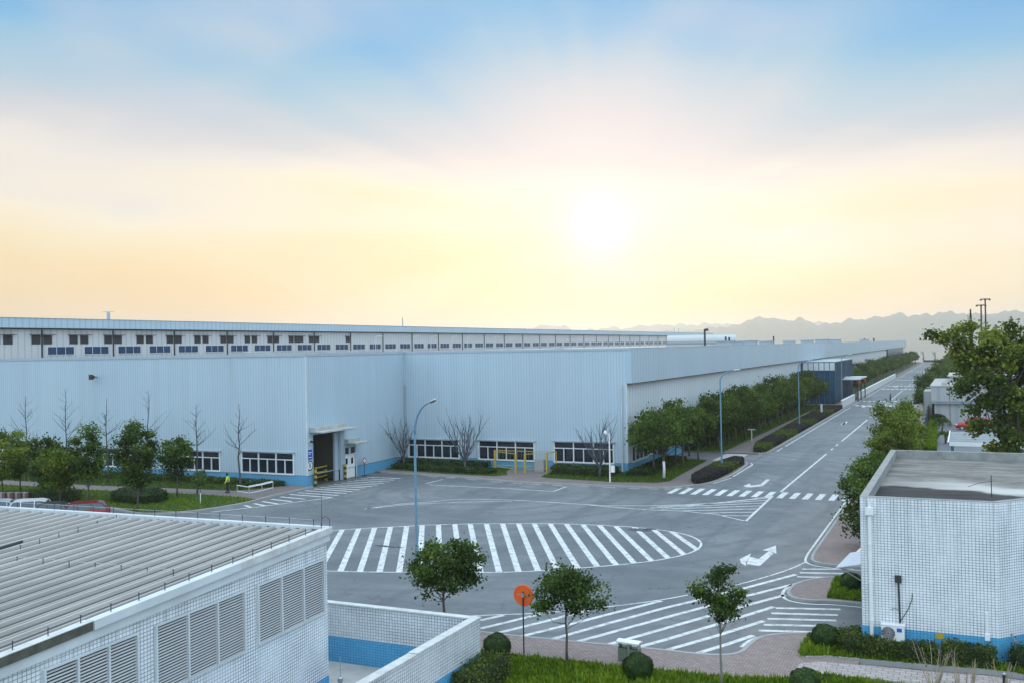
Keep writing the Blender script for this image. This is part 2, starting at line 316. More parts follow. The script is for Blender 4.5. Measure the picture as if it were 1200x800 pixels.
# ------------------------------------------------------------------ foliage tools
def leaf_object(name, C, size, tone, mat, parent=None, up=.4, seed=0, loc=None, aspect=.42, outward=None):
    r = np.random.default_rng(seed); n = len(C); C = np.asarray(C, float)
    nr = r.normal(size=(n, 3)); nr /= np.linalg.norm(nr, axis=1)[:, None]; nr[:, 2] += up
    if outward is not None: nr += outward
    nr /= np.linalg.norm(nr, axis=1)[:, None]
    t = np.cross(nr, r.normal(size=(n, 3))); t /= np.linalg.norm(t, axis=1)[:, None] + 1e-9; b = np.cross(nr, t)
    s = np.asarray(size, float).reshape(-1, 1) * np.ones((n, 1))
    V = np.stack([C - t * s * .5, C + b * s * aspect + nr * s * .06, C + t * s * .5 - nr * s * .08, C - b * s * aspect + nr * s * .06], 1).reshape(-1, 3)
    me = bpy.data.meshes.new(name); me.vertices.add(4 * n); me.vertices.foreach_set('co', V.ravel().astype(np.float32))
    me.loops.add(4 * n); me.loops.foreach_set('vertex_index', np.arange(4 * n, dtype=np.int32))
    me.polygons.add(n); me.polygons.foreach_set('loop_start', np.arange(0, 4 * n, 4, dtype=np.int32)); me.polygons.foreach_set('loop_total', np.full(n, 4, dtype=np.int32))
    me.update(calc_edges=True)
    a = me.attributes.new('tone', 'FLOAT', 'FACE'); a.data.foreach_set('value', np.clip(tone, 0, 1).astype(np.float32))
    me.materials.append(mat); return link(name, me, parent, loc)
def crown_points(r, centre, rad, nclump, nleaf, clump_r, flat=.75, lower=-1.0, extra=()):
    cs = [np.array(e, float) for e in extra]; 
    lob = r.normal(size=(7, 3)); lob /= np.linalg.norm(lob, axis=1)[:, None]; amp = r.uniform(-.28, .30, 7)
    while len(cs) < nclump:
        d = r.normal(size=3); d /= np.linalg.norm(d)
        if d[2] < lower: continue
        k = 1 + sum(a * max(0, d @ l) ** 3 for a, l in zip(amp, lob)); rr = r.uniform(.12, 1) ** .42
        cs.append(np.array(centre) + d * rr * k * np.array(rad))
    cs = np.array(cs); P, T, S = [], [], []
    for c in cs:
        m = max(8, int(nleaf * r.uniform(.5, 1.4))); cr = clump_r * r.uniform(.6, 1.2)
        q = r.normal(size=(m, 3)) * .44 * cr; q[:, 2] *= flat; P.append(c + q)
        T.append(np.clip(r.normal(r.uniform(.12, .80), .16, m) + .16 * q[:, 2] / cr, 0, 1))  # clump tops get a lighter leaf tone, painted in for light from above
    return cs, np.concatenate(P), np.concatenate(T)
def make_tree(name, label, cat, loc, h, trunk_h, rad, ncl, nl, cr, leaf, mat, seed, group=None, tr=.09, bark='bark', lean=(0, 0), band=0, cz=None, flat=.7, lower=-1.0, up=.5, extra=()):
    T = thing(name, label, cat, loc, group); r = np.random.default_rng(seed)
    cz = cz if cz is not None else h - rad[2] * .95
    top = np.array([lean[0], lean[1], cz + rad[2] * .45]); c0 = np.array([lean[0], lean[1], cz])
    cs, P, tone = crown_points(r, c0, rad, ncl, nl, cr, flat, lower, extra)
    mb = MB(); pth = []
    for i in range(7):
        k = i / 6; w = .05 * h / 4; pth.append(Vector((lean[0] * k ** 1.6 + r.normal() * w * (i > 0) * .5, lean[1] * k ** 1.6 + r.normal() * w * (i > 0) * .5, top[2] * k)))
    mb.tube([Vector((0, 0, -.05))] + pth[1:], [tr * 1.25] + [tr * (1 - .72 * i / 6) for i in range(1, 7)], 7)
    for c in cs[::2] if ncl > 40 else cs:
        k = min(.95, max(trunk_h / top[2], (c[2] - rad[2] * .7) / top[2])); k = min(k, .95); a = pth[int(k * 6)].lerp(pth[min(6, int(k * 6) + 1)], k * 6 - int(k * 6))
        e = Vector(c); mid = a.lerp(e, .5) + Vector((0, 0, -.10 * (e - a).length)) + Vector(r.normal(size=3) * .04 * (e - a).length)
        r0 = max(.012, tr * .38 * (1 - k * .5)); mb.tube([a, mid, e], [r0, r0 * .65, r0 * .25], 4, False)
    mb.build('trunk', M[bark], T, smooth=True)
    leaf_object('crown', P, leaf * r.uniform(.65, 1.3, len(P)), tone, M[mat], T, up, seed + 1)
    if band:
        k_ = int(np.ceil(band / pth[1].z)); bp = [pth[0] + Vector((0, 0, .02))] + pth[1:k_] + [pth[k_ - 1].lerp(pth[k_], band / pth[1].z - k_ + 1)]
        b2 = MB(); b2.tube(bp, [tr * 1.3] + [tr * 1.12] * (len(bp) - 1), 8); b2.build('painted_band', M['white'], T, smooth=True)
    if False:
        b2 = MB(); b2.tube([pth[0] + Vector((0, 0, .02)), pth[1].lerp(pth[0], max(0, 1 - band / max(pth[1].z, .1))) if band < pth[1].z else pth[1]], [tr * 1.3, tr * 1.12], 8); b2.build('painted_band', M['white'], T, smooth=True)
    return T
def bare_branch(mb, r, p, d, length, rad, depth, spread, nseg=4):
    pts = [Vector(p)]; d = Vector(d).normalized(); q = Vector(p)
    for i in range(nseg):
        d = (d + Vector(r.normal(size=3) * .07) + Vector((0, 0, .05))).normalized(); q = q + d * length / nseg; pts.append(q.copy())
    mb.tube(pts, [rad * (1 - .75 * i / nseg) for i in range(nseg + 1)], 5 if rad > .02 else 3, False)
    if depth <= 0: return
    for i in range(1, nseg + 1):
        for _ in range(1 if depth == 1 else 2):
            if r.random() < .8:
                a = r.uniform(0, 2 * PI); side = Vector((math.cos(a), math.sin(a), 0)); dd = (d * (1 - spread) + side * spread + Vector((0, 0, .25))).normalized()
                bare_branch(mb, r, pts[i], dd, length * r.uniform(.35, .55), rad * .5, depth - 1, spread, 3)
def hedge(name, label, poly, h, mat, seed, cat='hedge', group=None, dens=170, leaf=.1, z0=.12, rough=.05, loft=.0):
    r = np.random.default_rng(seed); c = Vector((sum(p[0] for p in poly) / len(poly), sum(p[1] for p in poly) / len(poly), z0))
    T = thing(name, label, cat, c, group); loc = [(p[0] - c.x, p[1] - c.y) for p in poly]
    n = len(loc); a2 = sum(loc[i][0] * loc[(i + 1) % n][1] - loc[(i + 1) % n][0] * loc[i][1] for i in range(n))
    if a2 < 0: loc = loc[::-1]
    MB().prism([(x * .95, y * .95) for x, y in loc], 0, h - .05).build('dark_core', M['core'], T)  # solid dark core behind the leaf shell
    A = np.array(loc); P, O = [], []
    mn, mx = A.min(0), A.max(0); area = abs(a2) / 2; need = int(area * dens * 1.3)
    Q = r.uniform(mn, mx, size=(int(need * ((mx - mn).prod() / max(area, .01))) + 10, 2)); Q = Q[inside(Q, A)]
    bump = (.06 if rough > .03 else .02) * np.sin(Q[:, 0] * 2.3 + seed) * np.cos(Q[:, 1] * 1.9) * h / .6
    P.append(np.column_stack([Q, h + bump + r.normal(size=len(Q)) * rough])); O.append(np.tile([0, 0, .9], (len(Q), 1)))
    for i in range(n):
        p, q = A[i], A[(i + 1) % n]; l = np.linalg.norm(q - p); m = int(l * h * dens * 1.2)
        if m < 1: continue
        nrm = np.array([q[1] - p[1], p[0] - q[0]]) / max(l, 1e-6); t = r.uniform(0, 1, m)[:, None]
        xy = p + (q - p) * t + nrm * (r.normal(size=m) * rough)[:, None]; z = r.uniform(0.02, h, m)
        P.append(np.column_stack([xy, z])); O.append(np.tile([nrm[0] * .9, nrm[1] * .9, .2], (m, 1)))
    P = np.concatenate(P); O = np.concatenate(O)
    tone = np.clip(.42 + .22 * np.sin(P[:, 0] * 3.1 + 1) * np.cos(P[:, 1] * 2.7 + seed) + r.normal(size=len(P)) * .2, 0, 1)
    leaf_object('foliage', P, leaf * r.uniform(.6, 1.3, len(P)), tone, M[mat], T, .2, seed, outward=O)
    return T
def inside(Q, A):
    x, y = Q[:, 0], Q[:, 1]; res = np.zeros(len(Q), bool); n = len(A)
    for i in range(n):
        (x0, y0), (x1, y1) = A[i], A[(i + 1) % n]
        if y0 == y1: continue
        res ^= ((y0 > y) != (y1 > y)) & (x < (x1 - x0) * (y - y0) / (y1 - y0) + x0)
    return res
def ball(label, loc, rad, seed, mat='hedgedark', squash=.9):
    r = np.random.default_rng(seed); T = thing('ball_shrub', label, 'shrub', loc, 'clipped ball shrubs')
    mb = MB(); mb.lathe([(max(.01, math.sin(t) * rad * .92), rad * squash - math.cos(t) * rad * .92 * squash) for t in [PI * i / 10 for i in range(11)]], (0, 0, 0), 20); mb.build('dark_core', M['core'], T, smooth=True)  # dark core inside the sphere of leaves
    n = int(4200 * rad * rad / .25); d = r.normal(size=(n, 3)); d /= np.linalg.norm(d, axis=1)[:, None]
    k = 1 + .07 * np.sin(d[:, 0] * 5 + seed) * np.cos(d[:, 1] * 4 + d[:, 2] * 3) + .03 * np.sin(d[:, 0] * 11 + d[:, 2] * 9) + np.abs(r.normal(size=n)) * .045
    P = d * (rad * k)[:, None] * np.array([1, 1, squash]) + np.array([0, 0, rad * squash])
    leaf_object('foliage', P, .085 * r.uniform(.6, 1.3, n), np.clip(.45 + r.normal(size=n) * .2 + .15 * np.sin(d[:, 0] * 5) * np.sin(d[:, 2] * 6 + 1), 0, 1), M[mat], T, .1, seed, outward=d * 1.0)
    return T
def grass_blades(name, poly, dens, h, mat, seed, z0):
    r = np.random.default_rng(seed); A = np.array([(p[0], p[1]) for p in poly]); mn, mx = A.min(0), A.max(0)
    Q = r.uniform(mn, mx, size=(int(dens * (mx - mn).prod()), 2)); Q = Q[inside(Q, A)]; n = len(Q)
    pat = np.clip(.5 + .22 * np.sin(Q[:, 0] * .9 + seed) * np.cos(Q[:, 1] * 1.1) + .3 * np.sin(Q[:, 0] * 5.3 + np.sin(Q[:, 1] * 2.1) * 1.7) * np.sin(Q[:, 1] * 6.1 + np.sin(Q[:, 0] * 2.7) * 1.9) + .18 * np.sin(Q[:, 0] * 13.1 + 1) * np.sin(Q[:, 1] * 14.7), .05, 1)
    hh = h * r.uniform(.45, 1.25, n) * (.35 + 1.2 * pat); a = r.uniform(0, 2 * PI, n); w = .014 + h * .14; ln = hh * r.uniform(.1, .7, n)
    dx, dy = np.cos(a), np.sin(a)
    base = np.column_stack([Q, np.full(n, z0)])
    v1 = base + np.column_stack([-dy * w, dx * w, np.zeros(n)]); v2 = base - np.column_stack([-dy * w, dx * w, np.zeros(n)])
    v3 = base + np.column_stack([dx * ln, dy * ln, hh])
    V = np.stack([v1, v2, v3], 1).reshape(-1, 3); me = bpy.data.meshes.new(name); me.vertices.add(3 * n); me.vertices.foreach_set('co', V.ravel().astype(np.float32))
    me.loops.add(3 * n); me.loops.foreach_set('vertex_index', np.arange(3 * n, dtype=np.int32)); me.polygons.add(n)
    me.polygons.foreach_set('loop_start', np.arange(0, 3 * n, 3, dtype=np.int32)); me.polygons.foreach_set('loop_total', np.full(n, 3, dtype=np.int32)); me.update(calc_edges=True)
    t = me.attributes.new('tone', 'FLOAT', 'FACE'); t.data.foreach_set('value', np.clip(pat * .8 + r.normal(size=n) * .2, 0, 1).astype(np.float32))
    me.materials.append(M[mat]); o = link(name, me); o['kind'] = 'stuff'; return o
GRASSN = [0]
def lawn(poly, z=.15, dens=260, h=.14, mat='grass', label='short green grass'):
    struct(MB().prism([tuple(p) for p in poly], -.03, z).build('lawn', M['grassbase']))
    GRASSN[0] += 1; o = grass_blades('grass', poly, dens, h, mat, GRASSN[0], z - .01); tag(o, label, 'grass'); return o
# ================================================================== SETTING
# ground: one sheet with the plateau edge behind the far end of the road, then low land to the horizon under an added sky-mirroring sheet
mb = MB()
rows = [(-120, -.06), (40, -.06), (300, -.06), (604, -.06), (640, -9), (700, -14), (12000, -14)]
xs = [-9000, -600, -200, 0, 200, 600, 9000]
for y, z in rows:
    for x in xs: mb.v.append(Vector((x, y, z)))
for j in range(len(rows) - 1):
    for i in range(len(xs) - 1): a = j * 7 + i; mb.f.append((a, a + 1, a + 8, a + 7))
struct(mb.build('ground', M['soil']))
m_, nt, N, L, B = newmat('sky_mirror_surface'); B.inputs['Base Color'].default_value = (.10, .13, .14, 1); B.inputs['Roughness'].default_value = .06
bm = N.new('ShaderNodeBump'); bm.inputs['Strength'].default_value = .03; L.new(noise(N, L, wpos(N), .05, 3), bm.inputs['Height']); L.new(bm.outputs[0], B.inputs['Normal'])
struct(MB().quad((-8900, 720, -13.5), (8900, 720, -13.5), (8900, 10400, -13.5), (-8900, 10400, -13.5)).build('sky_mirror', m_))  # added mirror sheet, reflects bright sky to whiten the land past the road
# asphalt of the junction, the long road and the lots
struct(MB().quad((-125, 15, 0), (60, 15, 0), (60, 603, 0), (-125, 603, 0)).build('road', M['asphalt']))
def raised(name, poly, mat, z=.13, uv=True): return struct(MB().prism([tuple(p) for p in poly], -.04, z).build(name, M[mat]))
def offset(line, d):
    out = []
    for i, p in enumerate(line):
        a = Vector(line[max(0, i - 1)]); b = Vector(line[min(len(line) - 1, i + 1)]); t = (b - a).normalized(); out.append(Vector(p) + Vector((-t.y, t.x)) * d)
    return out
def smooth_line(pts, it=2):
    pts = [Vector(p) for p in pts]
    for _ in range(it):
        o = [pts[0]]
        for a, b in zip(pts, pts[1:]): o += [a.lerp(b, .25), a.lerp(b, .75)]
        pts = o + [pts[-1]]
    return pts
def strip(mb, line, w, z, side=0):
    l = offset(line, w * (.5 + side)); r = offset(line, -w * (.5 - side))
    for i in range(len(line) - 1): mb.quad((*r[i], z), (*r[i + 1], z), (*l[i + 1], z), (*l[i], z))
    return mb
def kerb(line, side, w=.16, h=.145):      # stones along a pavement edge; side +1 = pavement on the left of the line
    a = offset(line, -.012 * side); b = offset(line, w * side); mb = MB()
    for i in range(len(line) - 1):
        p = [a[i], a[i + 1], b[i + 1], b[i]]
        if side < 0: p = p[::-1]
        mb.add([(*q, -.03) for q in p] + [(*q, h) for q in p], [(4, 5, 6, 7), (0, 1, 5, 4), (1, 2, 6, 5), (2, 3, 7, 6), (3, 0, 4, 7)])
    return struct(mb.build('kerb', M['kerb']))
# --- pavement in front of the warehouse and round its corner
k1 = smooth_line(G([(446, 553.7), (500, 557), (540, 559.5), (600, 565), (640, 567), (700, 569.5), (760, 572), (790, 572), (808, 570), (832, 567.2), (858, 558.5)]) + [Vector((-20.3, 101)), Vector((-20.8, 103.2))], 2)
raised('pavement', k1 + [(-29.89, 103.6), (-29.89, 91.0), (-54.8, 91.0), (-54.8, 85)], 'brickfar'); kerb(k1, 1)
k1b = [Vector((-21.2, 111.4)), Vector((-20.5, 112.6)), Vector((-20.3, 114)), Vector((-20.35, 300)), Vector((-20.5, 590))]
raised('pavement', k1b + [(-29.89, 590), (-29.89, 111.2)], 'brickfar'); kerb(k1b, 1)
struct(MB().prism([(-24.7, 103.75), (-22.2, 103.85), (-22.2, 110.95), (-24.7, 111.05)], .02, .045).build('driveway_apron', M['conc']))
struct(MB().prism([(-29.88, 103.7), (-21, 103.9), (-20.4, 104.6), (-20.4, 110.4), (-21, 110.9), (-29.88, 111.1)], -.02, .03).build('driveway', M['asphalt']))
# --- pavement and lawns of the wing on the left
k2 = smooth_line(G([(367, 571), (360, 572.6), (338, 577.6), (310, 584), (290, 590), (255, 596), (226, 600), (200, 602.5), (160, 603)]) + [Vector((-63, 58.4)), Vector((-70, 59.2)), Vector((-82, 59.6)), Vector((-99, 60))], 2)
raised('pavement', k2 + [(-99, 73.7), (-55.0, 73.7)], 'brickfar', .12); kerb(k2, -1)
# --- near pavement, path and right hand corner
k3 = smooth_line([Vector((-30, 38.2))] + G([(520, 738.5), (563, 742.4), (620, 749), (726, 759), (780, 764), (820, 769), (848, 770), (866, 767.5), (874, 760), (884, 751), (898, 746.5), (920, 744.3), (954, 744)]) + [Vector((-3.92, 43.3))], 2)
raised('pavement', k3 + [(-3.92, 20), (-30, 20)], 'brick'); kerb(k3, -1)
k4 = smooth_line([Vector((-3.92, 54.6))] + G([(984, 677), (952, 680), (932, 685), (923, 692.4), (922, 698), (928, 703), (952, 706.5), (972, 706)]) + [Vector((-3.92, 48.9))], 2)
raised('pavement', k4, 'brick'); kerb(k4, 1)
k5 = smooth_line([Vector((-8.35, 590)), Vector((-8.35, 62.5)), Vector((-8.3, 58.2)), Vector((-7.9, 57.2)), Vector((-7.0, 56.85)), Vector((-3.92, 56.8))], 2)
raised('pavement', k5 + [(-3.92, 590)], 'brick'); kerb(k5, 1)
# ------------------------------------------------------------------ painted markings
def markings(name, polys=(), lines=(), z=.005):
    mb = MB()
    for p in polys:
        q = [Vector(a) for a in p]; n = len(q)
        if sum(q[i].x * q[(i + 1) % n].y - q[(i + 1) % n].x * q[i].y for i in range(n)) < 0: q = q[::-1]
        mb.quad(*[(a.x, a.y, z) for a in q])
    for l, w in lines: strip(mb, l, w, z)
    return struct(mb.build(name, M['paint']))
isl = G([(385, 621.3), (420, 619), (457, 617), (495, 615), (533, 613.7), (570, 613), (607, 613), (645, 613), (683, 614), (722, 616), (745, 617.2), (768, 619.8), (790, 622.8), (808, 627), (819, 632), (822.5, 637), (819, 642.5), (808, 648), (790, 652.5), (763, 657.2), (722, 661.8), (677, 665.3), (631, 668.6), (585, 670.3), (541, 670.6), (490, 670.3), (440, 669.9), (399, 669.2), (370, 668)])
markings('hatched_island', lines=[(smooth_line(isl, 2), .15)], z=.009)
st = [((401, 620.3), (374, 668)), ((420.3, 619), (399, 668.6)), ((439, 618), (421.7, 669.2)), ((457.6, 616.9), (444.7, 669.8)), ((476.6, 616), (467.7, 670)), ((494.7, 615), (491.6, 670)), ((513.8, 614.3), (516, 670)), ((533, 613.7), (541, 670)), ((551, 613.3), (563, 670)), ((570, 613), (585, 670)), ((588.9, 613), (607.6, 669.2)), ((607.6, 613), (630.6, 668.3)), ((626, 613), (653, 666.6)), ((644.7, 613), (677, 665)), ((663.6, 613.4), (700, 663.4)), ((682.9, 614), (722, 661.4)), ((702.2, 614.8), (743, 659)), ((721.7, 616), (764, 656.8)), ((743.3, 617.2), (783.2, 653.6)), ((765.4, 619.5), (802, 649.5)), ((786.7, 622.3), (817, 643.5))]
markings('hatched_island', lines=[(G(s), .36) for s in st])
# zebra across the long road
def blot(px, py, rx, ry, seed):
    r = random.Random(seed); c = g(px, py); n = 22
    p = [(c.x + math.cos(2 * PI * k / n) * rx * r.uniform(.6, 1.2), c.y + math.sin(2 * PI * k / n) * ry * r.uniform(.6, 1.2)) for k in range(n)]
    o = MB(); o.prism(p, .001, .011); return struct(o.build('oil_stain', M['stain']))
M['stain'] = plain('oil_stain', (.05, .056, .063, 1), .6, 0, .4, 5)
blot(456, 640, 1.1, .28, 1); blot(748, 620.5, .9, .5, 2); blot(762, 619.5, .5, .3, 3)
markings('zebra_crossing', polys=[[(-23.0 + i * 1.0, 80.4 + .02 * i), (-22.52 + i, 80.4 + .02 * i), (-22.52 + i, 83.9), (-23.0 + i, 83.9)] for i in range(15)])
# hatched triangle between the lanes, with its long tail
tri_top = G([(905.6, 580.4), (880, 584.5), (840, 588.6), (800, 591), (760, 592.2), (710, 592), (660, 589), (600, 585.4), (560, 584.4), (530, 584.8), (505, 587.5), (470, 590), (448, 593), (427, 596)])
tri_bot = G([(874, 610.2), (840, 602.5), (800, 598.3), (760, 596.8), (725, 594.4), (690, 591.3)])
markings('hatched_triangle', lines=[(tri_top, .15), (tri_bot, .15), (G([(905.6, 580.4), (874, 610.2)]), .2), (G([(430, 595.5), (480, 590.4), (545, 587.8), (600, 586.6)]), .14)], z=.009)
R1, R2 = g(905.6, 580.4).to_2d(), g(874, 610.2).to_2d()
hl = []
for a, b in (((904, 582.5), (805, 592.2)), ((901, 585.5), (770, 593.4)), ((898, 588.6), (762, 594.7)), ((894.5, 592), (775, 596)), ((890.5, 595.6), (800, 598)), ((886, 599.5), (826, 600.6)), ((881.5, 603.8), (845, 603.6))):
    hl.append((G([a, b]), .2))
markings('hatched_triangle', lines=hl)
# big hatched area by the near kerb
out = smooth_line(G([(540, 722), (557, 721), (590, 719.6), (623, 718.6), (670, 715), (718, 710), (770, 703.5), (822, 693.8), (850, 687.5), (872, 682.8), (910, 672), (932, 664), (944, 658)]), 1)
markings('hatched_corner', lines=[(out, .13)], z=.009)
hs = [((563, 726.4), (590, 720.3)), ((563, 736), (633, 719)), ((580, 742), (640, 727.2), (690, 714)), ((611, 745), (664, 732), (720, 717.5), (775, 703.5)), ((643.4, 749.4), (714, 729.5), (780, 711.6), (820, 702), (871, 689), (933, 672.6)), ((674, 752), (780, 723), (866, 700), (929, 684.4)), ((708, 756), (780, 735.6), (865, 711.5), (920, 696.6)), ((741, 759.6), (780, 749), (850, 728), (907, 710.4)), ((776, 762.6), (838, 745), (895, 727)), ((813, 766.3), (850, 755), (883, 744))]
markings('hatched_corner', lines=[(G(s), .27) for s in hs])
def pz(l, z=.005, name='zebra_crossing'): return markings(name, lines=[(G(s), w) for s, w in l])
pz([(((909, 712), (985, 713.5)), .28), (((904, 718), (982, 720.2)), .28), (((899.5, 724.5), (980, 726.5)), .28), (((895, 731.5), (969, 733)), .28), (((889.5, 738.2), (966, 740.5)), .28)])
pz([(((937, 670.6), (988, 671.5)), .3), (((934, 675.3), (984, 676.3)), .24), (((940, 666.3), (1000, 666.4)), .24)])
def arrow(l): return markings('lane_arrow', polys=l)
arrow([G([(867, 654.6), (880.3, 647.8), (878, 652), (873.7, 662.4), (868.2, 659.3)]), G([(878, 651.8), (889, 654.2), (890, 663), (873.7, 660)]), G([(889, 654.2), (901, 645.2), (906.2, 648.2), (890, 663)]), G([(893.3, 644.2), (909.2, 638.6), (910, 648.2), (906.2, 647.2), (901, 645.2)])])
arrow([G([(871, 568.6), (879, 566), (880, 568.6), (891, 567), (892, 569.3), (880, 570.4), (874, 570.4)]), G([(891, 567), (898, 561), (902.4, 561.6), (894.4, 568.4), (891.4, 569.4)])])
arrow([G([(986, 497), (992.5, 493), (993, 494.6), (990, 496.9), (987.5, 497.4)]), G([(985, 496.5), (990.5, 494.3), (991, 497), (986, 497.7)])])
arrow([G([(1009, 476.6), (1013, 474.9), (1022, 475), (1021, 476), (1014, 475.8), (1012.5, 476.8)])])
arrow([G([(1031, 495.7), (1038, 494), (1039, 496.8), (1032, 497)])])
arrow([G([(1047, 452.6), (1052.5, 451.8), (1052.5, 452.8), (1048, 453.2)])])
cl = [[(-14.2, 66), (-14.2, 80.3)], [(-14.2, 84.1), (-14.2, 122)], [(-14.2, 129), (-14.2, 131)], [(-14.2, 136), (-14.2, 163)]]
cl = [[(-14.2, 84.1), (-14.2, 114)], [(-14.2, 118), (-14.2, 120)], [(-14.2, 123), (-14.2, 125)], [(-14.2, 129), (-14.2, 166)]] + [[(-14.2, 170 + 5 * i), (-14.2, 172 + 5 * i)] for i in range(6)] + [[(-14.2, 203), (-14.2, 262)]] + [[(-14.2, 266 + 8 * i), (-14.2, 270 + 8 * i)] for i in range(40)]
markings('centre_line', lines=[(l, .2) for l in cl])
el = [G([(836, 566), (850, 561.6), (857, 559.5)]), G([(859, 558), (882, 544), (880, 542)])] + [[(-19.8, 115), (-19.8, 119)], [(-19.8, 121), (-19.8, 196)], [(-19.9, 200), (-19.9, 345)], [(-19.9, 350), (-19.9, 585)]]
markings('edge_line', lines=[(l, .15) for l in el])
er = [[offset(k5, -.35)[i] for i in range(1, len(k5))]]
markings('edge_line', lines=[(offset(k5, -.3), .14), (offset(k4, -.22), .16), (offset(k3, .25)[len(k3) // 2 + 8:], .16)])
# far crossings and stop lines
for y in (199.6, 214.5): markings('zebra_crossing', polys=[[(-19.4 + i * 1.0, y), (-18.8 + i, y), (-18.8 + i, y + 2.6), (-19.4 + i, y + 2.6)] for i in range(11)])
for y in (268, 287, 330, 420, 500): markings('zebra_crossing', polys=[[(-19.4 + i * 1.05, y), (-18.7 + i * 1.05, y), (-18.7 + i * 1.05, y + 3.2), (-19.4 + i * 1.05, y + 3.2)] for i in range(10)])
# bay lines in front of the facade, dashed kerb line
markings('bay_line', lines=[(G([(499, 566), (519, 561.2)]), .15), (G([(503, 567.6), (560, 570.3), (600, 572.2), (648, 575.4)]), .15), (G([(648, 575.4), (664, 569.6)]), .15)])
dl = offset(k1, -.3); seg = []; 
for i in range(6, 34, 2): seg.append((dl[i:i + 2], .13))
markings('kerb_dashes', lines=seg)
# hatching in front of the goods door
hd = [((339.6, 578.8), (389.4, 582.4)), ((349.2, 576.8), (397.0, 580.0)), ((358.0, 574.4), (406.0, 577.6)), ((368.0, 572.4), (413.0, 575.4)), ((375.6, 570.8), (421.6, 573.4)), ((384.0, 568.8), (429.0, 571.2)), ((391.2, 567.2), (436.0, 569.6)), ((400.0, 565.4), (442.8, 567.8)), ((408.0, 563.8), (450.0, 566.0)), ((415.6, 562.2), (456.4, 564.0)), ((422.4, 560.4), (462.0, 562.0)), ((430.0, 558.6), (469.2, 560.2)), ((328.4, 581.6), (358.0, 584.4)), ((318.0, 584.4), (342.0, 587.2)), ((307.6, 587.0), (326.0, 590.0)), ((297.6, 589.4), (310.8, 592.2)), ((286.8, 591.6), (295.2, 594.2))]
markings('door_hatching', lines=[(G(s), .3) for s in hd] + [(G([(389.4, 582.6), (348.0, 587.6), (296.0, 594.2), (248.0, 599.4)]), .18)], z=.007)
# ------------------------------------------------------------------ lawns
G1 = G([(452, 551), (520, 556), (578, 559), (595, 557.6), (593, 553.5)]) + [Vector((-42.3, 91.0)), Vector((-54.7, 91.0))]
lawn(G1, .16, 60, .15, 'grassdim', 'dim green grass in the warehouse corner bed')
G2 = G([(634, 559.6), (640, 561), (720, 566), (770, 566.8), (784.5, 565), (804, 554)]) + [Vector((-24.8, 95)), Vector((-25, 103)), Vector((-25.4, 103.3)), Vector((-29.88, 103.3)), Vector((-29.88, 91.0)), Vector((-37, 91.0))]
lawn(G2, .16, 90, .16, 'grassdim', 'green grass round the warehouse corner')
lawn([(-29.88, 111.6), (-25.2, 111.6), (-25.3, 200), (-29.88, 200)], .16, 40, .18, 'grassdim', 'green grass strip under the tree row')
struct(MB().prism([(-29.88, 238), (-22.6, 238), (-22.8, 588), (-29.88, 588)], 0, .17).build('lawn', M['grassbase']))
Wl = [Vector((-99, 68.0)), Vector((-75.9, 67.9)), Vector((-66.1, 68.8)), Vector((-59.6, 69.4)), Vector((-58.2, 70.6)), Vector((-57.6, 73.6)), Vector((-99, 73.6))]
lawn(Wl, .16, 60, .18, 'grassdim', 'grass strip along the wing wall')
Wr = G([(300, 586.6), (288, 589), (255, 594.6), (226, 598.5), (200, 601.2), (165, 601.8)]) + [Vector((-63, 58.9)), Vector((-70, 59.7)), Vector((-82, 60.1)), Vector((-99, 60.4)), Vector((-99, 65.2)), Vector((-70.5, 65.4)), Vector((-60.5, 66.4)), Vector((-57.6, 66.3))]
lawn(Wr, .16, 70, .16, 'grass', 'green lawn with trees left of the junction')
NG = smooth_line(G([(500, 757), (545, 757.5), (580, 760), (620, 764.5), (668, 769.5), (726, 776), (780, 780.8), (850, 788), (900, 791), (925, 789)], .32), 1)
lawn(NG + [Vector((-5.6, 38.0)), Vector((-2, 37.6)), Vector((4, 38.6)), Vector((6, 30)), Vector((-16.3, 30)), Vector((-16.3, 35))], .17, 420, .19, 'grass', 'bright green grass at the near kerb')
RGp = G([(947.5, 746.5), (935.5, 771), (940, 774.6), (967, 773.3), (1090, 784.6), (1160, 790), (1200, 795.5)]) + [Vector((6, 40.6)), Vector((6, 41.3)), Vector((-3.93, 41.3)), Vector((-3.93, 43.05))]
lawn(RGp, .17, 420, .2, 'grass', 'green grass under the tiled wall')
kb = [RGp[0], RGp[1], RGp[2], RGp[3]] + RGp[4:7]
kerb([Vector(p) for p in kb], 1, .1, .19)
pp = G([(928, 785.5), (938, 776.6), (967, 775), (1090, 786.4), (1160, 791.8), (1200, 797.4)], .13) + [Vector((6, 40.0)), Vector((6, 38.7))] + G([(1068, 800), (1000, 792.5)], .13)
struct(MB().prism([tuple(p) for p in pp], .05, .142).build('path', M['slabs']))
lawn(G([(979, 679), (969, 703.2)]) + [Vector((-4.0, 49.3)), Vector((-4.0, 54.2))], .17, 420, .2, 'grass', 'small square of grass between the two drives')
lawn([(-5.4, 58.5), (-3.95, 58.5), (-3.95, 110), (-5.4, 110)], .17, 60, .25, 'grassdim', 'grass under the roadside trees behind the tiled building')
lawn([(-4.6, 118), (-3.0, 118), (-4.0, 166), (-5.0, 166)], .5, 120, .3, 'grass', 'yellow green strip of grass beside the dark fence')
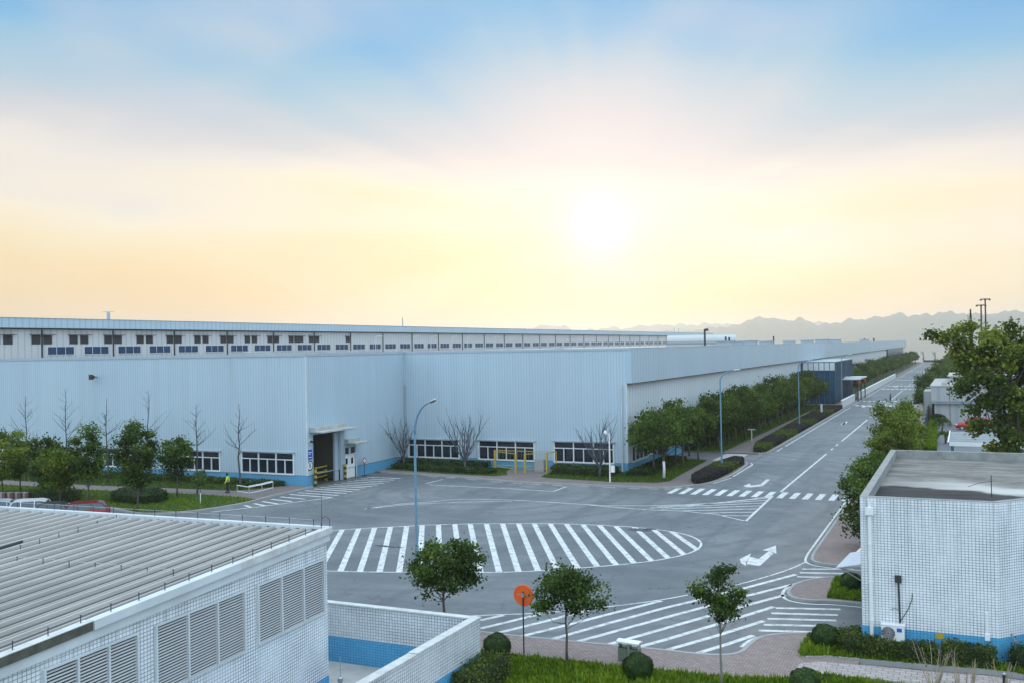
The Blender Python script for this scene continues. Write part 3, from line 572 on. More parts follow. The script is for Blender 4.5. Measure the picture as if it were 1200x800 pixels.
# ================================================================== BUILDINGS
X3, Z3 = Vector((1, 0, 0)), Vector((0, 0, 1))
def window(T, o, u, n, u0, u1, z0, z1, bays, style='split', proud=.05, glass='glass', name='window', label=None, inset=.1):
    """frame with mullions and a transom; its panes are one child mesh set back in the opening"""
    fr = MB(); t = .07 if style == 'split' or bays == 4 else .035; w = u1 - u0
    fr.obox(o, u, n, (u0 - .06, u1 + .06), (z0 - (.14 if t > .05 else .05), z0), (-inset, proud + .06)); fr.obox(o, u, n, (u0, u1), (z1 - t, z1), (-inset, proud))
    for i in range(bays + 1):
        c = u0 + w * i / bays; c = min(max(c, u0 + t * .5), u1 - t * .5); fr.obox(o, u, n, (c - t * .75, c + t * .75), (z0, z1 - t), (-inset, proud - .004))
    if style == 'split':
        zt = z0 + (z1 - z0) * .66
        for i in range(bays):
            a, b = u0 + w * i / bays + t, u0 + w * (i + 1) / bays - t
            fr.obox(o, u, n, (a, b), (zt - .04, zt + .04), (-inset, proud - .012)); c = (a + b) / 2; fr.obox(o, u, n, (c - .04, c + .04), (z0, zt - .04), (-inset, proud - .02))
    f = fr.build(name, M['framew'], T, T.location); p = MB(); Po = Vector(o) + Vector(n) * (-inset + .03)
    P = lambda a, z: Po + Vector(u) * a + Z3 * z
    p.quad(P(u0, z0), P(u1, z0), P(u1, z1), P(u0, z1)); p.build('pane', M[glass], f, T.location); return f
XW, XL, YW, YF, ZR = -54.9, -29.9, 73.8, 91.2, 12.2
W = thing('warehouse', 'long pale blue ribbed metal warehouse with blue base and stepped front beside the road', 'warehouse', (-55, 91.2, 0))
WO = W.location
nY, nX = Vector((0, -1, 0)), Vector((1, 0, 0))
fw = [(-54.5, -48.35, 1.02, 2.86), (-46.05, -39.75, 1.03, 2.9), (-37.6, -31.3, 1.04, 3.0)]
ww = [(-62.5, -56.4, 1.2, 3.1), (-71.5, -65.1, 1.2, 3.0), (-80.15, -73.7, 1.16, 2.93), (-88.6, -82.2, 1.16, 2.95), (-97.4, -91.0, 1.16, 3.0)]
dr = [(74.75, 78.95, 0, 4.72), (79.75, 81.7, 0, 3.0)]
wl = MB(); pl = MB()
o0 = Vector((0, YF, 0)); wl.wall(o0, X3, nY, (XW, XL), (1.03, 12.0), fw); pl.wall(o0 + nY * .03, X3, nY, (XW, XL + .03), (-.05, 1.0), [])
oW = Vector((0, YW, 0)); wl.wall(oW, X3, nY, (-99.9, XW), (1.06, 12.0), ww); pl.wall(oW + nY * .03, X3, nY, (-99.9, XW + .03), (-.05, 1.04), [])
oS = Vector((XW, 0, 0)); uS = Vector((0, 1, 0)); wl.wall(oS, uS, nX, (YW, YF), (1.04, 12.0), dr, .5)
pl.wall(oS + nX * .03, uS, nX, (YW - .03, 74.72), (-.05, 1.0)); pl.wall(oS + nX * .03, uS, nX, (82.0, YF - .03), (-.05, 1.0)); wl.wall(oS, uS, nX, (78.95, 79.75), (0, 1.04)); wl.wall(oS, uS, nX, (81.7, 82.0), (0, 1.04))
oL = Vector((XL, 0, 0)); wl2 = MB(); wl2.wall(oL, uS, nX, (YF, 588), (1.03, 8.9), [(92.6, 97.7, 1.08, 2.55)]); wl2.build('long_wall', M['cladlong'], W, WO); pl.wall(oL + nX * .03, uS, nX, (YF - .03, 588), (-.05, 1.0))
ew = MB(); ew.wall(Vector((0, 588, 0)), -X3, Vector((0, 1, 0)), (29.9, 99.9), (-.05, 12.0)); ew.build('end_wall', M['clad'], W, WO)
wl.build('wall', M['clad'], W, WO); pl.build('plinth', M['plinth'], W, WO)
bd = MB(); bd.obox(Vector((-29.3, 0, 0)), uS, nX, (YF - .02, 588.5), (8.8, 12.17), (-.62, 0)); bd.build('overhang_band', M['clad2'], W, WO)
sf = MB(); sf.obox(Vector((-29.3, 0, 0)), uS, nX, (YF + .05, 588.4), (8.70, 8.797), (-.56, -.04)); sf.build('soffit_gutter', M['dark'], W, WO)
rf = MB(); rf.prism([(-99.9, YW + .05), (XW - .05, YW + .05), (XW - .05, YF + .05), (-29.98, YF + .05), (-29.98, 588), (-99.9, 588)], 11.9, 12.04); rf.build('roof', M['conc'], W, WO)
tr = MB()
tr.obox(oW, X3, nY, (-99.9, XW + .05), (12.0, 12.28), (-.3, .06)); tr.obox(oS, uS, nX, (YW + .31, YF - .07), (12.0, 12.26), (-.3, .05)); tr.obox(o0, X3, nY, (XW + .06, -29.32), (12.0, 12.24), (-.3, .05))
tr.obox(Vector((-29.3, 0, 0)), uS, nX, (YF + .31, 588.4), (12.172, 12.24), (-.5, .03)); tr.build('parapet_trim', M['trim'], W, WO)
for (x, y) in ((XW + .02, YW - .02), (XL + .02, YF - .02)):
    cp = MB(); cp.box(x - .08, x + .045, y - .045, y + .08, 1.05, 11.99 if y < 80 else 8.78)
    cp.build('corner_trim', M['trimwhite'], W, WO)
for (x, y) in ((XW + .12, YF - .12), (XL - .5, YF - .1)):
    dp = MB(); dp.tube([(x, y, .2), (x, y, 8.7)], .07, 8); dp.tube([(x, y, 8.3), (x, y, 8.45)], .1, 8); dp.build('downpipe', M['trimwhite'] if x > -40 else M['trim'], W, WO)
for a in fw: window(W, o0, X3, nY, *a, 3)
for a in ww: window(W, oW, X3, nY, *a, 3)
window(W, oL, uS, nX, 92.6, 97.7, 1.08, 2.55, 4, 'plain')
for a in fw: hd_ = MB(); hd_.obox(o0, X3, nY, (a[0] - .15, a[1] + .15), (a[3] + .01, a[3] + .09), (0, .22)); hd_.build('window_hood', M['trim'], W, WO)
for a in ww: hd_ = MB(); hd_.obox(oW, X3, nY, (a[0] - .15, a[1] + .15), (a[3] + .01, a[3] + .09), (0, .18)); hd_.build('window_hood', M['trim'], W, WO)
# goods door: deep dim hall behind the opening, sliding leaf on the right
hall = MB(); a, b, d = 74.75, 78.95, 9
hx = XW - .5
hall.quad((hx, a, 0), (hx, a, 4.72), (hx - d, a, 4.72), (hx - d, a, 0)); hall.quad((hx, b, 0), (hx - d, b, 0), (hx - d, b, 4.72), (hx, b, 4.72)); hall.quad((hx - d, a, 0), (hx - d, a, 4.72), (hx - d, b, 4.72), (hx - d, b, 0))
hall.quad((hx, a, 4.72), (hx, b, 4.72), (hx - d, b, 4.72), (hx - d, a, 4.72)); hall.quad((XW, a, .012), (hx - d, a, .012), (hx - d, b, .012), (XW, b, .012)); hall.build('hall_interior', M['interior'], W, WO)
ld = MB(); ld.obox(oS, uS, nX, (78.3, 78.9), (.03, 4.6), (-.3, -.1)); ld.obox(oS, uS, nX, (78.95, 79.7), (.03, 4.72), (.01, .14)); ld.build('sliding_door', M['trim'], W, WO)
dd = MB(); dd.obox(oS, uS, nX, (79.78, 80.72), (.02, 2.28), (-.2, -.1)); dd.obox(oS, uS, nX, (80.74, 81.67), (.02, 2.28), (-.2, -.1)); dd.obox(oS, uS, nX, (79.7, 81.75), (2.28, 2.36), (-.2, .02)); dd.obox(oS, uS, nX, (80.68, 80.78), (2.36, 3.0), (-.2, .02))
D_ = dd.build('double_door', M['white'], W, WO); dp = MB()
for c in (80.25, 81.2): dp = MB(); dp.obox(oS, uS, nX, (c - .17, c + .17), (1.35, 1.95), (-.12, -.085)); dp.build('pane', M['glass'], D_, WO)
for a_, b_ in ((79.8, 80.66), (80.8, 81.65)): dp = MB(); dp.obox(oS, uS, nX, (a_, b_), (2.4, 2.97), (-.2, -.12)); dp.build('pane', M['glass'], D_, WO)
for u0, u1, z, pr in ((74.2, 79.75, 5.0, 1.75), (79.6, 82.0, 3.45, 1.45)):
    ca = MB(); ca.obox(oS, uS, nX, (u0, u1), (z, z + .12), (.01, pr)); ca.obox(oS, uS, nX, (u0 + .02, u1 - .3), (z + .125, z + .42), (.012, .55)); 
    for k in range(3): ca.obox(oS, uS, nX, (u0 + .1, u1 - .1), (z - .1, z - .002), (.3 + k * .5, .36 + k * .5))
    ca.build('door_canopy', M['canopy'], W, WO)
# roof furniture seen over the parapets (fixed to the roof: parts)
rv = random.Random(4)
for px in (850, 862, 877, 898, 925, 946, 964, 978, 1013, 560, 592, 655, 672, 700, 420, 300, 315, 462, 395, 370):
    X = -31.5 if px > 740 else -58 - rv.random() * 30
    p = onX(px, 400, X); y = p.y
    v = MB(); s = (.5 + .3 * rv.random()) * (2.0 if px > 740 else 1.2); v.box(X - s, X + s, y - s, y + s, 12.03, 12.12 + .55 * s * (.6 if px < 740 else 1) ); v.box(X - s * 1.15, X + s * 1.15, y - s * 1.15, y + s * 1.15, 12.13 + .55 * s * (.6 if px < 740 else 1), 12.2 + .55 * s * (.6 if px < 740 else 1))
    v.build('roof_vent', M['trim'] if px > 740 else M['capstone'], W, WO)
for px, top in ((826, 386), (850.5, 394.5), (854.5, 395), (906.5, 394), (1013, 396.5), (1024, 396.2)):
    p = onX(px, 399, -33.0); t = onX(px, top, -33.0); c = MB(); c.tube([(p.x, p.y, 12), (p.x, p.y, t.z)], .14 if px < 1000 else .3, 6)
    if px == 826: c.tube([(p.x, p.y, t.z - .1), (p.x + .5, p.y, t.z - .05)], .2, 6)
    c.build('roof_pipe', M['dark'], W, WO)
p = onX(782, 400, -48); q = p + Vector((11.5, 3.2, 0)); c = MB(); c.tube([(p.x, p.y, 13.0), (q.x, q.y, 13.0)], 1.05, 16); c.box(p.x, q.x, p.y - .8, p.y + 3, 12.03, 12.4); c.build('roof_tank', M['steel'], W, WO)
# glass entrance block on the long side and glazed far corner
A1 = thing('glass_entrance', 'blue glass entrance block with a pale top band on the long side of the warehouse', 'entrance', (-26, 203, 0))
e = MB(); e.box(-29.85, -23.36, 203.06, 235.9, 0, 8.4); e.build('curtain_wall', M['curtain'], A1, A1.location)
e = MB(); e.box(-29.86, -23.3, 203, 236, 8.42, 8.55); e.build('roof_slab', M['trim'], A1, A1.location); e = MB(); e.box(-29.6, -23.34, 202.98, 203.05, 6.8, 8.3); e.build('top_band', M['trimwhite'], A1, A1.location)
e = MB()
for i in range(7): x = -29.5 + i * 1.03; e.box(x - .06, x + .06, 202.93, 203.05, 0, 8.4)
for i in range(14): y = 203.1 + i * 2.5; e.box(-23.35, -23.24, y - .06, y + .06, 0, 8.4)
e.build('mullion', M['mullion'], A1, A1.location)
e = MB(); e.box(-23.2, -19.8, 214, 231, 4.5, 4.72); e.box(-23.2, -19.6, 218, 222, 4.74, 4.95); e.build('canopy', M['trimwhite'], A1, A1.location)
for y in (214.6, 221, 230.4): e = MB(); e.tube([(-20.2, y, 0), (-20.2, y, 4.5)], .12, 8); e.build('canopy_column', M['dark'], A1, A1.location)
for y, lab in ((214.2, 'near red lantern under the glass entrance canopy'), (226, 'far red lantern under the glass entrance canopy')):
    l = MB(); l.lathe([(.05, .4), (.2, .34), (.3, .16), (.3, -.16), (.2, -.34), (.05, -.4)], (-19.9, y, 3.9), 12); o = l.build('red_lantern', M['red'], None, (-19.9, y, 3.9), True); tag(o, lab, 'lantern', 'red lanterns')
A2 = thing('glass_corner', 'small blue glass bay at the far end of the long warehouse wall', 'glass bay', (-29, 480, 0))
e = MB(); e.box(-29.85, -29.33, 441, 552, 1.2, 8.66); e.build('curtain_wall', M['curtain'], A2, A2.location)
e = MB()
for i in range(9): y = 441 + i * 13.8; e.box(-29.4, -29.25, y - .35, y + .35, 1.2, 8.66)
e.box(-29.4, -29.24, 441, 552, 6.3, 6.7); e.build('mullion', M['mullion'], A2, A2.location)
# ------------------------------------------------------------------ rear warehouse
Rr = thing('rear_warehouse', 'taller whitish warehouse in the background with two rows of small windows under its eave', 'warehouse', (-100, 73.9, 0))
RO = Rr.location; oR = Vector((-100, 0, 0))
e = MB(); e.box(-160, -100, 73.9, 423, 0, 15.7); e.build('wall', M['cladfar'], Rr, RO)
e = MB(); e.box(-161, -99.2, 73.2, 424.5, 15.72, 16.88); e.build('eave_fascia', M['clad2'], Rr, RO)
e = MB(); e.quad((-99.1, 73.1, 16.9), (-99.1, 424.6, 16.9), (-130, 424.6, 17.9), (-130, 73.1, 17.9)); e.quad((-130, 73.1, 17.9), (-130, 424.6, 17.9), (-161, 424.6, 16.9), (-161, 73.1, 16.9)); e.build('roof', M['trim'], Rr, RO)
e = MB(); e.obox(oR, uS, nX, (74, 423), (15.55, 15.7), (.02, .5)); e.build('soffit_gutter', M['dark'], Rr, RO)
for k in range(32):
    y = 82.9 + 10.8 * k; e = MB(); e.obox(oR, uS, nX, (y - .09, y + .09), (12, 15.5), (.01, .1)); e.build('wall_joint', M['dark'], Rr, RO)
    for j in (0, 1):
        u0 = y + .75 + j * 5.4
        if u0 < 420: window(Rr, oR, uS, nX, u0, u0 + 3.9, 12.58, 13.55, 3 if y < 200 else 2, 'plain', .06, 'glassblue', inset=-.02)
for k in range(-1, 13):
    y = 82.9 + 5.4 * k
    for s in ((-1.42, -.2), (.2, 1.42)):
        if k == 12 and s[0] > 0: continue
        if k > 9 and k % 2: continue
        l = MB(); 
        for i in range(5): l.obox(oR, uS, nX, (y + s[0], y + s[1]), (13.85 + i * .2, 13.97 + i * .2), (.02, .07))
        l.obox(oR, uS, nX, (y + s[0] - (.25 if s[0] < 0 else .1), y + s[1] + (.25 if s[0] > 0 else .1)), (14.9, 14.96), (.01, .5)); f = l.build('louvre_window', M['dark'], Rr, RO)
        MB().obox(oR, uS, nX, (y + s[0], y + s[1]), (13.82, 14.88), (.004, .015)).build('pane', M['dark'], f, RO)
l = MB(); l.obox(oR, uS, nX, (131.5, 133.9), (13.85, 14.9), (.004, .04)); l.obox(oR, uS, nX, (131.3, 134.1), (14.9, 14.97), (.004, .4)); l.build('louvre_window', M['dark'], Rr, RO)
p = onX(127, 374, -101); e = MB(); e.box(p.x - .15, p.x + .15, p.y - .15, p.y + .15, 16.8, 17.95); e.tube([(p.x - .5, p.y - .5, 18.0), (p.x + .5, p.y + .5, 18.0)], .03, 5); e.build('roof_stack', M['trim'], Rr, RO)
for px in (472, 790, 795): p = onX(px, 385, -101); e = MB(); e.tube([(p.x, p.y, 16.8), (p.x, p.y, 18.6)], .12, 5); e.build('roof_pipe', M['trim'], Rr, RO)
for px in (440, 485, 505, 530, 548, 580):   # thin gooseneck pipes between the two roofs
    p = onX(px, 398, -96); e = MB(); e.tube([(p.x, p.y, 12), (p.x, p.y, 14.6), (p.x + .4, p.y + .5, 15.0), (p.x + .8, p.y + 1.2, 14.8)], .07, 5); e.build('roof_pipe', M['capstone'], W, WO)
# ------------------------------------------------------------------ near left building with sheet metal roof
C1, C0 = Vector((-20.26, 28.59)), Vector((-18.3, 4.0)); dirW = (C0 - C1).normalized(); LW = (C0 - C1).length
LB = thing('tiled_building', 'low white tiled building with ribbed grey metal roof and louvred openings in left foreground', 'building', (-28, 18, 0)); LO = LB.location
zr = lambda x, y: 6.3 - .027 * (28.6 - y)
uL = Vector((-dirW.x, -dirW.y, 0)); nL = Vector((uL.y, -uL.x, 0)); oLB = Vector((C0.x, C0.y, 0))       # u runs from the near end to the far corner, n points to the yard
inw = .14
foot = [C1 - nL.to_2d() * inw + dirW * inw, Vector((-46, 27.45)), Vector((-46, 4.0)), C0 - nL.to_2d() * inw]
w2 = MB(); w2.prism([tuple(p) for p in foot], 1.17, lambda x, y: zr(x, y) - .45); w2.build('wall', M['tile'], LB, LO)
foot2 = [C1 - nL.to_2d() * (inw - .012) + dirW * (inw - .012), Vector((-46, 27.46)), Vector((-46, 4.0)), C0 - nL.to_2d() * (inw - .012)]
w2 = MB(); w2.prism([tuple(p) for p in foot2], 0, 1.165); w2.build('plinth', M['tileblue'], LB, LO)
def rect_roof(d0, z0, z1): return [tuple(p) for p in (C1 + nL.to_2d() * d0 - dirW * d0, Vector((-46, 27.59 + d0)), Vector((-46, 4.0)), C0 + nL.to_2d() * d0)]
fa = MB(); fa.prism(rect_roof(-.05, 0, 0), lambda x, y: zr(x, y) - .45, lambda x, y: zr(x, y) - .195, True); fa.build('fascia', M['trimwhite'], LB, LO)
def edge_profile(p0, p1, n2, w, zb, zt, name, mat, inner=0.0):
    e = MB(); a, b = Vector(p0), Vector(p1); ii = Vector(n2) * -w
    pts = []
    for q in (a, b):
        z = zr(q.x, q.y); pts.append([(q.x, q.y, z + zb), (q.x, q.y, z + zt), (q.x + ii.x, q.y + ii.y, z + zt), (q.x + ii.x, q.y + ii.y, z + zb)])
    e.add(pts[0] + pts[1], [(0, 1, 5, 4), (1, 2, 6, 5), (2, 3, 7, 6), (0, 3, 2, 1), (4, 5, 6, 7), (3, 0, 4, 7)]); e.build(name, M[mat], LB, LO)
n2 = nL.to_2d(); m_cut = C1.lerp(C0, .215); m_cut2 = C1.lerp(C0, .455)
edge_profile(C1 + n2 * .02, m_cut + n2 * .02, n2, .26, -.19, .03, 'edge_flashing', 'capstone')
edge_profile(m_cut + n2 * .05 + dirW * .02, m_cut2 + n2 * .05, n2, .28, -.18, .045, 'edge_flashing', 'trimwhite')
edge_profile(m_cut2 + n2 * .02 + dirW * .03, C0 + n2 * .02, n2, .26, -.19, .03, 'edge_flashing', 'mossy'); edge_profile(m_cut2 + n2 * .03 + dirW * .03, C0 + n2 * .03, n2, .28, .032, .05, 'edge_capping', 'capstone')
edge_profile(C1 + Vector((-.02, .02)), Vector((-46, 27.60)), Vector((0, 1)), .22, -.19, .04, 'gutter_flashing', 'trimwhite')
sh = MB()
ra, rb = C1 - n2 * .27 + dirW * .42, Vector((-46, 27.15)); rc, rd = Vector((-46, 4)), C0 - n2 * .27
sh.quad(*[(p.x, p.y, zr(p.x, p.y) - .06) for p in (ra, rb, rc, rd)])
sh.build('roof_sheet', M['metalroof'], LB, LO)
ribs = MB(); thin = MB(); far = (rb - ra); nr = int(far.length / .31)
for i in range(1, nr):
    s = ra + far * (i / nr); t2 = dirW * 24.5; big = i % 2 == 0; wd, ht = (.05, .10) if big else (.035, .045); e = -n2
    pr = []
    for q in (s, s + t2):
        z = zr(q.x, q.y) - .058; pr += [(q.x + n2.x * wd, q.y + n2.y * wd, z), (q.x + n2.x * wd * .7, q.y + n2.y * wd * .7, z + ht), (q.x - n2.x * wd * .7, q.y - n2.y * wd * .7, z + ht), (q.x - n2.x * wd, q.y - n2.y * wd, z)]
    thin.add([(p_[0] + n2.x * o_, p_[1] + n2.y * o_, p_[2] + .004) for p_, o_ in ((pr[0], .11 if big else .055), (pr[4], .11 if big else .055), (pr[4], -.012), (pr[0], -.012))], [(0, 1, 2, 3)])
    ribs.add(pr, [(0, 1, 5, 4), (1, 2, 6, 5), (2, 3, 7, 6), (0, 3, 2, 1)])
ribs.build('roof_rib', M['metalroof'], LB, LO); thin.build('roof_seam_or_shade', M['rib_shade'], LB, LO)  # thin strips put the shaded rib sides into the colour, dirt included
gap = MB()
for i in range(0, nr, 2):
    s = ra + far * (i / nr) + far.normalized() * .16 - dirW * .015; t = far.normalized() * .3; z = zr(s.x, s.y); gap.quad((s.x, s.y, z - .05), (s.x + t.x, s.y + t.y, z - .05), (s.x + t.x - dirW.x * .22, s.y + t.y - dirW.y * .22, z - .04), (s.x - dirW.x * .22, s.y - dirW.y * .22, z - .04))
gap.build('rib_end_gap', M['dark'], LB, LO)  # dark quads drawn as gaps at the rib ends
pins = []
for i in range(24): q = C1 + dirW * (.5 + i * 1.0) - n2 * .12; pins.append((q.x, q.y, .04))
for i in range(17): q = C1 + Vector((-.7 - i * 1.02, -.1 - .04 * i)); pins.append((q.x, q.y, .05))
for i in range(7): q = g(20 + i * 31 - i * 0.5, 653.5 + i * 2.6, 6.2); pins.append((q.x, q.y, -.06))
for i in range(6): q = g(24 + i * 22.5, 641 - i * 6.3, 6.2); pins.append((q.x, q.y, -.06))
for x, y, dz in pins[:70]:
    z = zr(x, y) + dz; p = MB(); p.tube([(x, y, z), (x, y, z + .2)], .013, 5); p.tube([(x - .03, y, z + .2), (x + .03, y, z + .2)], .012, 4); p.build('lightning_pin', M['dark'], LB, LO)
wr = MB()
for grp in (pins[:24], pins[24:41], pins[41:48], pins[48:]): wr.tube([(x, y, zr(x, y) + dz + .2) for x, y, dz in grp], .006, 4, False)
wr.build('lightning_wire', M['steel'], LB, LO)
ds = MB(); a_, b_ = g(-20, 646, 6.2), g(26, 633.5, 6.2); ds.tube([(a_.x, a_.y, zr(a_.x, a_.y) + .03), (b_.x, b_.y, zr(b_.x, b_.y) + .03)], .05, 6); ds.build('roof_dark_bar', M['dark'], LB, LO)  # dark tube drawn for a black slit on the roof
rod = MB(); q = C1 + Vector((-.35, -.1)); rod.tube([(q.x, q.y, 6.3), (q.x, q.y, 7.5)], [.014, .006], 5); rod.tube([(q.x, q.y, 6.6), (q.x + .15, q.y, 6.7), (q.x + .32, q.y, 6.6), (q.x + .34, q.y, 6.35)], .012, 5); rod.build('lightning_rod', M['dark'], LB, LO)
# louvred openings
def on_plane(px, py, o, n):
    d = ray(px, py); O = Vector((0, 0, H)); return O + d * ((o - O).dot(n) / d.dot(n))
oWall = oLB - nL * inw
for (x0, y0, x1, b1) in ((300.5, 690, 378.5, 719.5), (181, 744, 285.5, 757), (50, 799, 160, 808)):
    a, b = on_plane(x0, y0, oWall, nL), on_plane(x1, b1, oWall, nL); u0, u1 = (a - oWall).dot(uL), (b - oWall).dot(uL); z1 = 5.24; z0 = 3.46
    fr = MB(); lv = MB(); nb = 3; t = .032
    for i in range(nb + 1):
        c = u0 + (u1 - u0) * i / nb; fr.obox(oWall, uL, nL, (c - t, c + t), (z0, z1), (.003, .09))
    fr.obox(oWall, uL, nL, (u0 - t, u1 + t), (z1, z1 + .035), (.003, .085)); fr.obox(oWall, uL, nL, (u0 - t, u1 + t), (z0 - .04, z0), (.003, .085)); f = fr.build('louvre_window', M['trimwhite'], LB, LO)
    P = lambda a_, z_, d_: oWall + uL * a_ + Z3 * z_ + nL * d_
    k = int((z1 - z0) / .08)
    for i in range(nb):
        s0, s1 = u0 + (u1 - u0) * i / nb + t, u0 + (u1 - u0) * (i + 1) / nb - t
        for j in range(k):
            z = z0 + .02 + j * .08; lv.quad(P(s0, z + .030, .035), P(s0, z, .062), P(s1, z, .062), P(s1, z + .030, .035)); lv.quad(P(s0, z, .065), P(s0, z - .008, .063), P(s1, z - .008, .063), P(s1, z, .065))
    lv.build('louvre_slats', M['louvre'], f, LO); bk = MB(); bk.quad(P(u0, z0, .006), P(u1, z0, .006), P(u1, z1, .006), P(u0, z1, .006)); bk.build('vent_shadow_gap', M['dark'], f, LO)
# yard wall
YWt = thing('yard_wall', 'white tiled yard wall with blue base beside the metal roofed building', 'wall', (-16.7, 32.5, 0)); YO = YWt.location
a, b = MB(), MB()
for m2, z0, z1, g_ in ((a, 1.15, 2.42, 0), (b, 0, 1.145, .008)):
    m2.box(-30, -16.84 + g_, 32.44 - g_, 32.68 + g_, z0, z1); m2.box(-16.84 - g_, -16.58 + g_, 16, 32.68 + g_ * 2, z0, z1)
a.build('wall_tiles', M['tileyard'], YWt, YO); b.build('plinth', M['tileblue'], YWt, YO)
c = MB(); c.box(-30, -16.90, 32.40, 32.72, 2.423, 2.48); c.build('wall_cap', M['capstone'], YWt, YO); c = MB(); c.box(-16.89, -16.54, 28.0, 32.73, 2.424, 2.485); c.box(-16.88, -16.52, 16, 27.95, 2.424, 2.47); c.build('wall_cap', M['capstone'], YWt, YO)
struct(MB().quad((-30, 16, .15), (-16.84, 16, .15), (-16.84, 32.44, .15), (-30, 32.44, .15)).build('yard', M['conc']))
T = thing('lightning_mast', 'small silver roof aerial standing in the tiled yard beside the building corner', 'aerial', (-21.3, 30.6, .15)); q = g(399, 797, .8); T.location = (q.x, q.y, .15)
e = MB(); e.lathe([(.16, 0), (.16, .25), (.07, .32), (.07, .6), (.1, .62), (.1, .75), (.02, .8)], (0, 0, 0), 10); e.build('mast_base', M['steel'], T); e = MB(); e.tube([(0, 0, .8), (0, 0, 1.5)], .012, 5); e.build('mast_rod', M['steel'], T)
# ------------------------------------------------------------------ right tiled building
RB = thing('tiled_building', 'white tiled building with flat stained concrete roof and blue base in right foreground', 'building', (3, 50, 0)); BO = RB.location
fp = [(-3.92, 41.45), (1.0, 41.45), (2.6, 43.2), (16, 43.2), (16, 59.7), (-3.92, 59.7)]
def inset(poly, d):
    n = len(poly); out = []
    for i in range(n):
        p, q, r_ = Vector(poly[i - 1]), Vector(poly[i]), Vector(poly[(i + 1) % n]); a_ = (q - p).normalized(); b_ = (r_ - q).normalized()
        na, nb_ = Vector((-a_.y, a_.x)), Vector((-b_.y, b_.x)); k = (na + nb_).normalized(); out.append(tuple(q + k * (d / max(.3, k.dot(na)))))
    return out
w2 = MB(); fi = inset(fp, .3)
n = len(fp)
for i in range(n):
    p, q = fp[i], fp[(i + 1) % n]; w2.quad((*p, 1.16), (*q, 1.16), (*q, 6.28), (*p, 6.28))
w2.build('wall', M['tile'], RB, BO)
pb = inset(fp, -.012); w2 = MB(); w2.prism(pb, 0, 1.155); w2.build('plinth', M['tileblue'], RB, BO)
pt = MB()
for i in range(n):
    j = (i + 1) % n; p, q, a_, b_ = fp[i], fp[j], fi[i], fi[j]; zt = 6.3 
    pt.quad((*p, zt), (*q, zt), (*b_, zt), (*a_, zt)); pt.quad((*a_, 5.8), (*a_, zt), (*b_, zt), (*b_, 5.8)) 
    pt.quad((*p, 6.281), (*q, 6.281), (*q, zt), (*p, zt))
pt.build('parapet', M['parapet'], RB, BO)
rf = MB(); rf.add([(x, y, 5.85) for x, y in fi], [tuple(range(n))]); rf.build('roof', M['roofconc'], RB, BO)
e = MB(); q = g(1162, 583, 5.8); e.tube([(q.x, q.y, 5.75), (q.x, q.y, 6.75)], .02, 5); e.tube([(q.x, q.y, 6.5), (q.x - .4, q.y + .1, 6.42), (q.x - .9, q.y + .3, 6.2)], .01, 4); e.build('rebar_stub', M['dark'], RB, BO)
e = MB(); e.tube([(-3.55, 41.36, .25), (-3.55, 41.36, 5.6)], .075, 10); e.box(-3.7, -3.4, 41.23, 41.445, 5.6, 5.9); e.tube([(-3.55, 41.36, 5.9), (-3.55, 41.36, 6.1)], .06, 8)
for z in (1.4, 2.9, 4.4): e.tube([(-3.55, 41.36, z), (-3.55, 41.36, z + .06)], .095, 10)
e.build('downpipe', M['white'], RB, BO)
e = MB(); e.box(.55, .63, 41.37, 41.445, 1.2, 2.1); e.box(.5, .68, 41.33, 41.445, 1.05, 1.3); e.build('wall_bracket', M['white'], RB, BO)
# air conditioner with conduit and junction box
AC = thing('air_conditioner', 'white air conditioner unit with black fan on the right tiled building', 'air conditioner', (-2.75, 41.22, .72)); AO = AC.location
e = MB(); e.box(-3.17, -2.33, 41.06, 41.38, .75, 1.35); e.box(-3.19, -2.31, 41.04, 41.39, 1.352, 1.38); e.build('casing', M['white'], AC, AO)
e = MB(); ctr = Vector((-2.92, 41.05, 1.05))
for k in range(6): e.tube([ctr + Vector((math.cos(a_) * (.05 + .04 * k), -.012, math.sin(a_) * (.05 + .04 * k))) for a_ in [2 * PI * i / 24 for i in range(25)]], .007, 4, False)
for k in range(12): a_ = PI * k / 6; e.tube([ctr + Vector((math.cos(a_) * .03, -.01, math.sin(a_) * .03)), ctr + Vector((math.cos(a_) * .25, -.01, math.sin(a_) * .25))], .006, 4)
fan = e.build('fan_grille', M['steel'], AC, AO); e = MB(); e.add([ctr + Vector((math.cos(2 * PI * i / 28) * .255, -.001, math.sin(2 * PI * i / 28) * .255)) for i in range(28)], [tuple(range(28))]); e.build('fan_opening', M['black'], fan, AO)
e = MB(); e.box(-2.6, -2.42, 41.045, 41.058, 1.13, 1.27); e.build('label_plate', M['bluesign'], AC, AO)
e = MB(); [e.box(x - .03, x + .03, 41.0, 41.42, .6, .745) for x in (-3.05, -2.45)]; e.build('bracket', M['dark'], AC, AO)
E_ = thing('conduit', 'dark junction box and conduit on the tiled wall above the air conditioner', 'junction box', (-2.5, 41.4, 1.4)); EO = E_.location
e = MB(); e.box(-2.66, -2.42, 41.33, 41.445, 2.98, 3.26); e.build('junction_box', M['dark'], E_, EO); e = MB(); e.tube([(-2.53, 41.4, 2.98), (-2.5, 41.4, 1.4)], .035, 6); e.tube([(-2.49, 41.42, 1.45), (-2.2, 41.42, 1.95), (-2.05, 41.42, 2.35), (-2.03, 41.42, 2.6)], .014, 5); e.tube([(-2.5, 41.42, 1.9), (-2.7, 41.42, 1.95), (-2.85, 41.42, 1.88)], .01, 5); e.build('conduit_pipe', M['dark'], E_, EO)
